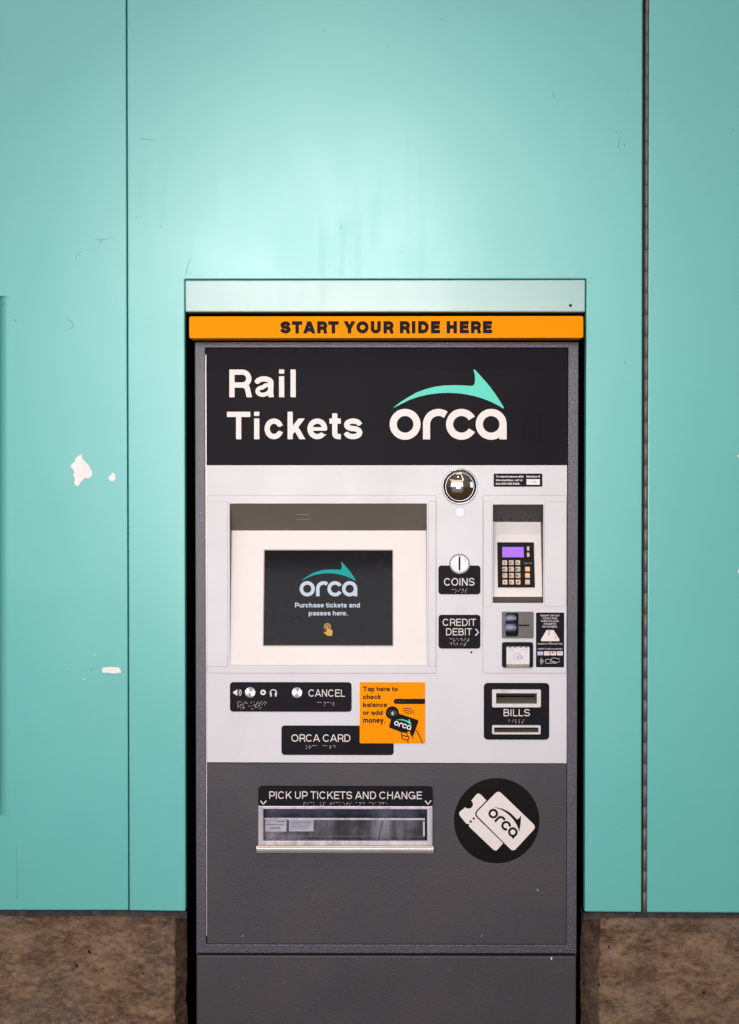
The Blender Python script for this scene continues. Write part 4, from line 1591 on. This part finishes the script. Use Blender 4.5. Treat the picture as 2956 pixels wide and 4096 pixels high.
plate(R1, [rect(R1, *qr(500, 348, 764, 426), 2), rect(R1, *qr(506, 356, 757, 419), 1)], 0, 0.0006, 'slot_rim', M_reader, rd, 0.0002)
box(R1, *qr(503, 375, 750, 405), 0, 0.0003, 'slot_opening', M_dark, rd, r=1)
plate(R1, [strip(R1, [q(*p_) for p_ in arcpts(665, 515, 28, 160, -20, 8)], 1.2)], 0, 0.0002, 'embossed_mark', M_seam, rd)

R2 = front(0.011 - 0.007)
tp = plate(R2, [rect(R2, *qr(156, 760, 832, 1312), 9)], -0.007, 0.0, 'tap_reader', M_pad, tm, 0.0016, seg=3)
R3 = front(0.011 - 0.0078)
pd = plate(R3, [rect(R3, *qr(250, 856, 753, 1240), 5)], -0.001, 0.0, 'tap_pad', M_grime, tm, 0.0006)
mb = MB()
f4 = front(0.011 - 0.0078)
x0_, y0_ = q(250, 1236)
x1_, y1_ = q(753, 1308)
mb.add([f4.p(x0_, y0_), f4.p(x1_, y0_), f4.p(x1_, y1_, -0.0006), f4.p(x0_, y1_, -0.0006)], [(0, 3, 2, 1)])
mb.build('pad_lip', M_padlip, pd)
for a, b_ in ((292, 355), (415, 470), (533, 592), (652, 708)):
    box(R3, *qr(a, 858, b_, 880), 0, 0.0004, 'indicator_lamp', M_lamp, pd)
R3m = M_sketch
plate(R3, [[R3.uv(*q(490 + 90 * math.cos(t * math.pi / 14), 1065 + 70 * math.sin(t * math.pi / 14))) for t in range(28)],
           [R3.uv(*q(490 + 84 * math.cos(t * math.pi / 14), 1065 + 64 * math.sin(t * math.pi / 14))) for t in range(28)]], 0, 0.0002, 'tap_symbol', R3m, pd)
for r_ in (34, 52, 70, 88):
    plate(R3, [strip(R3, [q(*p_) for p_ in arcpts(436, 1078, r_, 30, -30, 8)], 1.3)], 0, 0.0002, 'tap_symbol', R3m, pd)
plate(R3, [strip(R3, [q(*p_) for p_ in ((540, 1050), (580, 1065), (602, 1085), (618, 1105), (600, 1118), (565, 1100))], 1.5)], 0, 0.0002, 'tap_symbol', R3m, pd)
text(R3, 'READY', *[q(290, 0)[0], q(395, 0)[0], q(0, 910)[1], q(0, 930)[1]], .15, 0, 0.0001, M_seam, pd, res=12)
text(R3, 'ingenico', *[q(600, 0)[0], q(715, 0)[0], q(0, 906)[1], q(0, 926)[1]], .15, 0, 0.0001, M_seam, pd, res=12)

# ---- card instructions label
il = plate(PF, [rect(PF, *qr(893, 109, 1508, 1304), 4)], 0, 0.0013, 'instruction_label', M_black, tm, 0.0003)
P3 = front(0.011 - 0.0013)


def small(s, a, b_, c, d, w=.15, par=il, fr=P3, mat=None, res=16):
    x0_, y0_ = q(a, c)
    x1_, y1_ = q(b_, d)
    return text(fr, s, x0_, x1_, y0_, y1_, w, 0, 0.0002, mat or M_letter, par, res=res)


small('INSERT OR TAP', 993, 1407, 159, 196)
small('YOUR CARD,', 1031, 1365, 219, 256)
small('THEN FOLLOW', 996, 1390, 279, 316)
small('PROMPTS', 1066, 1335, 340, 377)
small('ON SCREEN.', 1034, 1364, 399, 437)
icon(il, P3, 1980, 2430, s_, [[(1127, 490), (1278, 490), (1408, 700), (1400, 735), (1008, 735), (998, 705)]], 'card_picture', M_letter, 0.0002)
P3b = front(0.011 - 0.0015)
icon(il, P3b, 1980, 2430, s_, [[(1176, 494), (1192, 494), (1182, 612), (1160, 612)]], 'card_print', M_faint, 0.0001)
icon(il, P3b, 1980, 2430, s_, [[(1222, 494), (1258, 494), (1262, 504), (1224, 504)]], 'card_print', M_faint, 0.0001)
mbk = MB()
pen = 0
for c in 'YOUR CARD':
    L_, W_, R_, g_ = glyph_polys(c, .2, 12)
    for grp in g_:
        for_lp = []
        for lp2 in grp:
            o2 = []
            for a2, b2 in lp2:
                t = (pen + a2) / 8.3
                bx_, by_ = 1262 + 52 * t, 530 + 150 * t
                sc_ = 16 + 18 * t
                o2.append(P3b.uv(*q(bx_ + b2 * sc_ * .95, by_ - b2 * sc_ * .25)))
            for_lp.append(o2)
        mbk.prism(P3b, for_lp, 0, 0.0001)
    pen += W_ + .14
mbk.build('card_print', M_faint, il)
icon(il, P3, 1980, 2430, s_, [[(1203, 740), (1214, 762), (1192, 762)]], 'card_print', M_letter, 0.0002)
small('MAGNETIC STRIPE (BOTTOM)', 935, 1473, 777, 807)
small('CREDIT CARDS ACCEPTED', 935, 1468, 889, 919)
for i, (a, b_) in enumerate(((925, 1050), (1069, 1192), (1212, 1335), (1355, 1478))):
    box(P3, *qr(a, 956, b_, 1044), 0, 0.0002, 'card_badge', M_blue if i == 0 else M_paper, il, r=.5)
small('AMERICAN', 937, 1038, 976, 995, .2, fr=P3b, mat=M_paper, res=12)
small('EXPRESS', 940, 1044, 1002, 1021, .2, fr=P3b, mat=M_paper, res=12)
small('DISCOVER', 1078, 1182, 984, 1004, .22, fr=P3b, mat=simple('brown_print', (0.25, 0.09, 0.04)), res=12)
for x_, mt in ((1258, M_red), (1290, M_amber)):
    plate(P3b, [circ(P3b, *q(x_, 985), 4.6, 20)], 0, 0.0001 if mt is M_red else 0.0002, 'card_badge', mt, il)
small('VISA', 1382, 1460, 978, 1008, .2, fr=P3b, mat=simple('navy_print', (0.03, 0.04, 0.20)), res=14)
for r_, w_ in ((30, 20), (52, 28), (76, 36), (102, 40)):
    plate(P3, [strip(P3, [q(*p_) for p_ in arcpts(1095, 1172, r_, 180 - w_, 180 + w_, 8, r_ * 1.05)], 1.5)], 0, 0.0002, 'tap_symbol', M_letter, il)
for ln_ in ([(1232, 1130), (1112, 1130), (1106, 1140), (1106, 1208), (1112, 1218), (1248, 1218)], [(1205, 1165), (1245, 1140), (1225, 1130), (1255, 1102), (1300, 1100), (1415, 1128)],
            [(1205, 1165), (1200, 1178), (1240, 1188), (1262, 1172), (1300, 1185), (1340, 1195)], [(1245, 1190), (1262, 1208), (1290, 1220), (1330, 1215), (1370, 1195), (1418, 1170)],
            [(1275, 1185), (1300, 1202)], [(1300, 1188), (1325, 1205)]):
    plate(P3, [strip(P3, [q(*p_) for p_ in ln_], 1.4)], 0, 0.0002, 'hand_picture', M_letter, il)

# ---- report label
rl = plate(PF, [rect(PF, 1974.6, 1894.2, 2169.3, 1946.6, 3.5)], 0, 0.0009, 'report_label', M_black, tm, 0.0003)
P6 = front(0.011 - 0.0009)
for s, a, b_, c, d in (('To report issues with', 1983, 2093.5, 1902, 1910), ('this machine, call or', 1983, 2090.5, 1916.5, 1924.3),
                       ('text 206-398-5268.', 1983, 2079.5, 1930.7, 1938.7), ('Machine #', 2106, 2159.5, 1902, 1910)):
    text(P6, s, a, b_, c, d, .21, 0, 0.0002, M_letter, rl, res=16)
box(P6, 2106, 1916.5, 2159.5, 1939, 0, 0.0003, 'number_tag', M_paper, rl)
P7 = front(0.011 - 0.0012)
text(P7, '325', 2127, 2143.5, 1924.3, 1931, .14, 0, 0.0001, M_sketch, rl, res=16, track=.1)

# ---- orange tap sticker
s_ = 300 / 1637
ST = front(0.011 - 0.0020)


def t_(a, b_):
    return (1420 + a * s_, 2710 + b_ * s_)


stk = plate(ST, [rect(ST, 1438.8, 2729.3, 1700.7, 2973.3, 4)], -0.0019, 0.0, 'tap_sticker', M_orange, tm, 0.0003)
for s, xe, yc, yb in (('Tap here to', 933, 198, 300), ('check', 570, 370, 472), ('balance', 702, 545, 645), ('or add', 602, 717, 817), ('money.', 655, 872, 990)):
    a0, b0 = t_(174, yc)
    a1, b1_ = t_(xe, yb)
    text(ST, s, a0, a1, b0, b1_, .215, 0, 0.0002, M_ink, stk, res=26, gap=0.75)
xl_, yl_ = t_(843, 465)
xr_, yr_ = t_(1528, 578)
barl = rect(ST, xl_, yl_, xr_, yr_, 10)
plate(ST, [poly(ST, [(xr_, yr_)] + [(xr_, yl_)] + [(xl_ + 10.3 - 10.3 * math.sin(math.pi * i / 10), (yl_ + yr_) / 2 - 10.3 * math.cos(math.pi * i / 10)) for i in range(11)])],
      0, 0.0002, 'slot_picture', M_ink, stk)
ST2 = front(0.011 - 0.00225)
for x_ in (905, 968, 1032, 1098):
    plate(ST2, [circ(ST2, *t_(x_, 522), 2.6, 10)], 0, 0.0001, 'slot_picture', simple('soft_grey_print', (0.04, 0.035, 0.035)), stk)
# card
cen = ((985 + 745) / 2, 0)


def rpoly(cor, r, n=4):
    out = []
    m_ = len(cor)
    for i in range(m_):
        p0, p1, p2 = Vector(cor[i - 1]), Vector(cor[i]), Vector(cor[(i + 1) % m_])
        d0 = (p0 - p1).normalized()
        d1 = (p2 - p1).normalized()
        a, b_ = p1 + d0 * r, p1 + d1 * r
        for k in range(n + 1):
            t = k / n
            out.append(tuple(a * (1 - t) ** 2 + p1 * 2 * t * (1 - t) + b_ * t * t))
    return out


cardc = rpoly([(835, 745), (1395, 935), (1268, 1290), (735, 1090)], 40)
plate(ST, [poly(ST, [t_(a, b_) for a, b_ in cardc])], 0, 0.0002, 'card_picture', M_ink, stk)
ang = math.radians(18.5)


def cardmap(x_, y_):
    sx2 = .262
    a = (x_ - 253) * sx2
    b_ = (y_ - 810) * sx2
    return t_(905 + a * math.cos(ang) - b_ * math.sin(ang), 1000 + a * math.sin(ang) + b_ * math.cos(ang))


wordmark(ST2, cardmap, 0, 0.0001, M_paper, M_green, stk)
plate(ST2, [circ(ST2, *t_(815, 772), 26.6, 36)], -0.0001, 0.0002, 'reader_picture', M_ink, stk)
ST3 = front(0.011 - 0.0025)
grey_p = simple('grey_print', (0.12, 0.11, 0.115))
plate(ST3, [[ST3.uv(*t_(820 + 95 * math.cos(t * math.pi / 14), 775 + 60 * math.sin(t * math.pi / 14))) for t in range(28)],
            [ST3.uv(*t_(820 + 88 * math.cos(t * math.pi / 14), 775 + 53 * math.sin(t * math.pi / 14))) for t in range(28)]], 0, 0.0001, 'reader_picture', grey_p, stk)
for i, r_ in enumerate((30, 45, 60, 75)):
    plate(ST3, [strip(ST3, [t_(*p_) for p_ in arcpts(765, 783, r_, 34, -34, 8)], 1.6)], 0, 0.0001, 'reader_picture', M_paper, stk)
plate(ST3, [strip(ST3, [t_(*p_) for p_ in ((862, 745), (885, 760), (865, 775), (905, 800))], 2.2)], 0, 0.0001, 'reader_picture', grey_p, stk)
for r_, a0, a1 in ((170, 122, 20), (120, 125, 25), (72, 128, 32)):
    plate(ST, [strip(ST, [t_(*p_) for p_ in arcpts(1128, 840, r_, a0, a1, 12)], 3.0)], 0, 0.0002, 'signal_arcs', M_ink, stk)
# hand: orange fill over the card edge, dark outlines
icon(stk, ST2, 1420, 2710, s_, [[(1010, 1190), (1135, 1215), (1148, 1182), (1180, 1178), (1205, 1200), (1245, 1285), (1270, 1330), (1180, 1420), (1160, 1425), (1160, 1290), (1020, 1240)]],
     'hand_picture', M_orange, 0.0001)
for ln_ in ([(1022, 1190), (1008, 1210), (1010, 1240), (1025, 1262), (1060, 1268), (1150, 1292)], [(1022, 1190), (1080, 1200)],
            [(1045, 1270), (1022, 1290), (1020, 1320), (1040, 1340), (1150, 1370)], [(1130, 1215), (1140, 1250), (1165, 1290), (1172, 1320), (1155, 1370), (1155, 1430)],
            [(1205, 1200), (1240, 1280), (1272, 1332)], [(1335, 1155), (1375, 1210), (1475, 1425)]):
    plate(ST3, [strip(ST3, [t_(*p_) for p_ in ln_], 3.4)], 0, 0.0001, 'hand_picture', M_ink, stk)

# ---- ticket pick-up tray
TF = front(0.011 - 0.010)
tray = plate(TF, [rect(TF, 1032, 3224, 1731, 3384, 0), rect(TF, 1053.5, 3237.5, 1708.5, 3365, 2)], -0.0102, 0.0, 'pickup_tray', M_steeltray, tm, 0.0018, seg=3)
hdp = plate(TF, [rect(TF, 1033, 3148, 1730.5, 3224, 12, 5)], -0.0102, 0.0008, 'pickup_sign', M_black, tm, 0.0006)
T2 = front(0.011 - 0.0108)
raised('PICK UP TICKETS AND CHANGE', 1077.5, 1687.5, 3165, 3195, hdp, .12, T2)
for x_ in (1053.5, 1712):
    plate(T2, [strip(T2, [(x_ - 11.5, 3203), (x_, 3216.5), (x_ + 12, 3202)], 4.6)], 0, HT, 'arrow_mark', M_letter, hdp)
braille(T2, 'pick up tickets and change', 1216, 1548, 3209, 3221, M_letter, hdp, 1.5)
# inside: slanting upper flap and lower flap with rolled top edge
I1 = front(0.024)
mb = MB()
a0, a1 = TF.p(1050, 3236), TF.p(1712, 3236)
zt_, zm_, zb_ = a0.z, front(0.026).p(1400, 3272).z, front(0.018).p(1400, 3368).z
mb.add([(a0.x, 0.006, zt_), (a1.x, 0.006, zt_), (a1.x, 0.030, zm_), (a0.x, 0.030, zm_)], [(0, 3, 2, 1)])
mb.build('upper_flap', M_flaptop, tray)
FF = front(0.022)
fl = plate(FF, [rect(FF, 1046, 3271.5, 1701, 3375, 8)], -0.004, 0.0, 'lower_flap', M_flap, tray, 0.0022, seg=3)
plate(FF, [rect(FF, 1046, 3271.5, 1700, 3279, 3)], 0.0, 0.0012, 'flap_lip', M_steeltray, tray, 0.0008)
box(FF, 1692, 3285, 1699, 3345, 0, 0.0012, 'flap_lip', M_steeltray, tray, r=3, bevel=0.0006)
box(front(0.034), 1040, 3225, 1720, 3380, -0.002, 0.0, 'tray_back', M_ink, tray)
for x0_, x1_, y0_, y1_ in ((1060, 1145.5, 3280, 3326), (1156.5, 1254, 3279, 3325)):
    box(FF, x0_, y0_, x1_, y1_, 0, 0.0004, 'notice_label', M_note, tray)
FF2 = front(0.0215)
for i in range(7):
    box(FF2, 1161, 3284 + i * 5.2, 1250 - (18 if i in (4, 6) else 0) - (i % 2) * 8, 3285.8 + i * 5.2, 0, 0.0001, 'label_print', M_faint, tray)
for x0_, x1_, y_ in ((1108, 1141, 3286), (1066, 1136, 3299), (1080, 1120, 3309), (1078, 1124, 3315)):
    box(FF2, x0_, y_ - 1.5, x1_, y_ + 1.5, 0, 0.0001, 'label_print', M_faint, tray)
plate(front(0.0213), [strip(front(0.0213), [(1533, 3282), (1526, 3300), (1518, 3335), (1512, 3366)], 2.6)], 0, 0.0002, 'crack', M_ink, tray)
# bottom lip sticking out
mb = MB()
lipprof = [(3383, 0.004), (3384, 0.019), (3388, 0.0205), (3396, 0.0215), (3404, 0.020), (3412, 0.014), (3415, 0.0)]
LF = front(0.011)
V = []
for yy, hh in lipprof:
    z_ = front(0.011 - hh).p(1400, yy).z
    V += [(LF.p(1030, 3400).x, 0.011 - hh, z_), (LF.p(1732.5, 3400).x, 0.011 - hh, z_)]
F = [(2 * i, 2 * i + 1, 2 * i + 3, 2 * i + 2)[::-1] for i in range(len(lipprof) - 1)]
F += [tuple(range(0, 14, 2)), tuple(range(1, 14, 2))[::-1]]
mb.add(V, F)
mb.build('tray_lip', M_lip, tm, 0.0006)
ff = front(0.011 - 0.0216)
box(ff, 1031, 3388.5, 1732, 3393.5, -0.001, 0.0002, 'lip_strip', M_lipo, tm)

# ---- round ticket emblem
s_ = 380 / 1637


def e_(a, b_):
    return (1800 + a * s_, 3090 + b_ * s_)


em = plate(PF, [circ(PF, 1986.9, 3282.7, 171.8, 96)], -0.0002, 0.0003, 'round_emblem', M_ink, tm)
E2 = front(0.011 - 0.0003)
# ticket with bite and perforation
tk = []
tk += rpoly([(630, 478), (490, 335), (132, 705)], 70)[5:10]
p1, p2 = Vector((372, 465)), Vector((248, 598))
c_ = Vector((318, 545))
bite = [tuple(c_ + Vector((78 * math.cos(a), 78 * math.sin(a)))) for a in [math.radians(-52 + (146 + 52 - 10) * i / 14) for i in range(15)]]
tick = [(628, 478)] + rpoly([(628, 478), (492, 345), (140, 712), (785, 1362), (915, 1220)], 60)[5:10]
tick = [(628, 480)]
cor = rpoly([(628, 480), (492, 340), (135, 712), (785, 1368), (915, 1218)], 62)
tick += cor[5:10] + bite + cor[10:15] + [(285, 888), (302, 884), (318, 880), (328, 890), (325, 908), (332, 935)] + cor[15:20] + [(915, 1218), (560, 870), (478, 792)]
tick += [(440, 750), (434, 700), (455, 655)]
holes = [[(410 + 20 * math.cos(t * math.pi / 8), 793 + 20 * math.sin(t * math.pi / 8)) for t in range(16)],
         [(358 + 21 * math.cos(t * math.pi / 8), 845 + 21 * math.sin(t * math.pi / 8)) for t in range(16)]]
plate(E2, [poly(E2, [e_(a, b_) for a, b_ in lp3]) for lp3 in [tick] + holes], 0, 0.0002, 'ticket_picture', M_letter, em)
cardq = rpoly([(832, 305), (1487, 935), (1088, 1368), (432, 710)], 75, 6)
plate(E2, [poly(E2, [e_(a, b_) for a, b_ in cardq])], 0, 0.0003, 'card_picture', M_letter, em)
E3 = front(0.011 - 0.0006)
ang2 = math.radians(43.3)


def emmap(x_, y_):
    k2 = .4285
    a = (x_ - 253) * k2
    b_ = (y_ - 810) * k2
    return e_(745 + a * math.cos(ang2) - b_ * math.sin(ang2), 708 + a * math.sin(ang2) + b_ * math.cos(ang2))


wordmark(E3, emmap, 0, 0.0002, M_ink, M_ink, em)
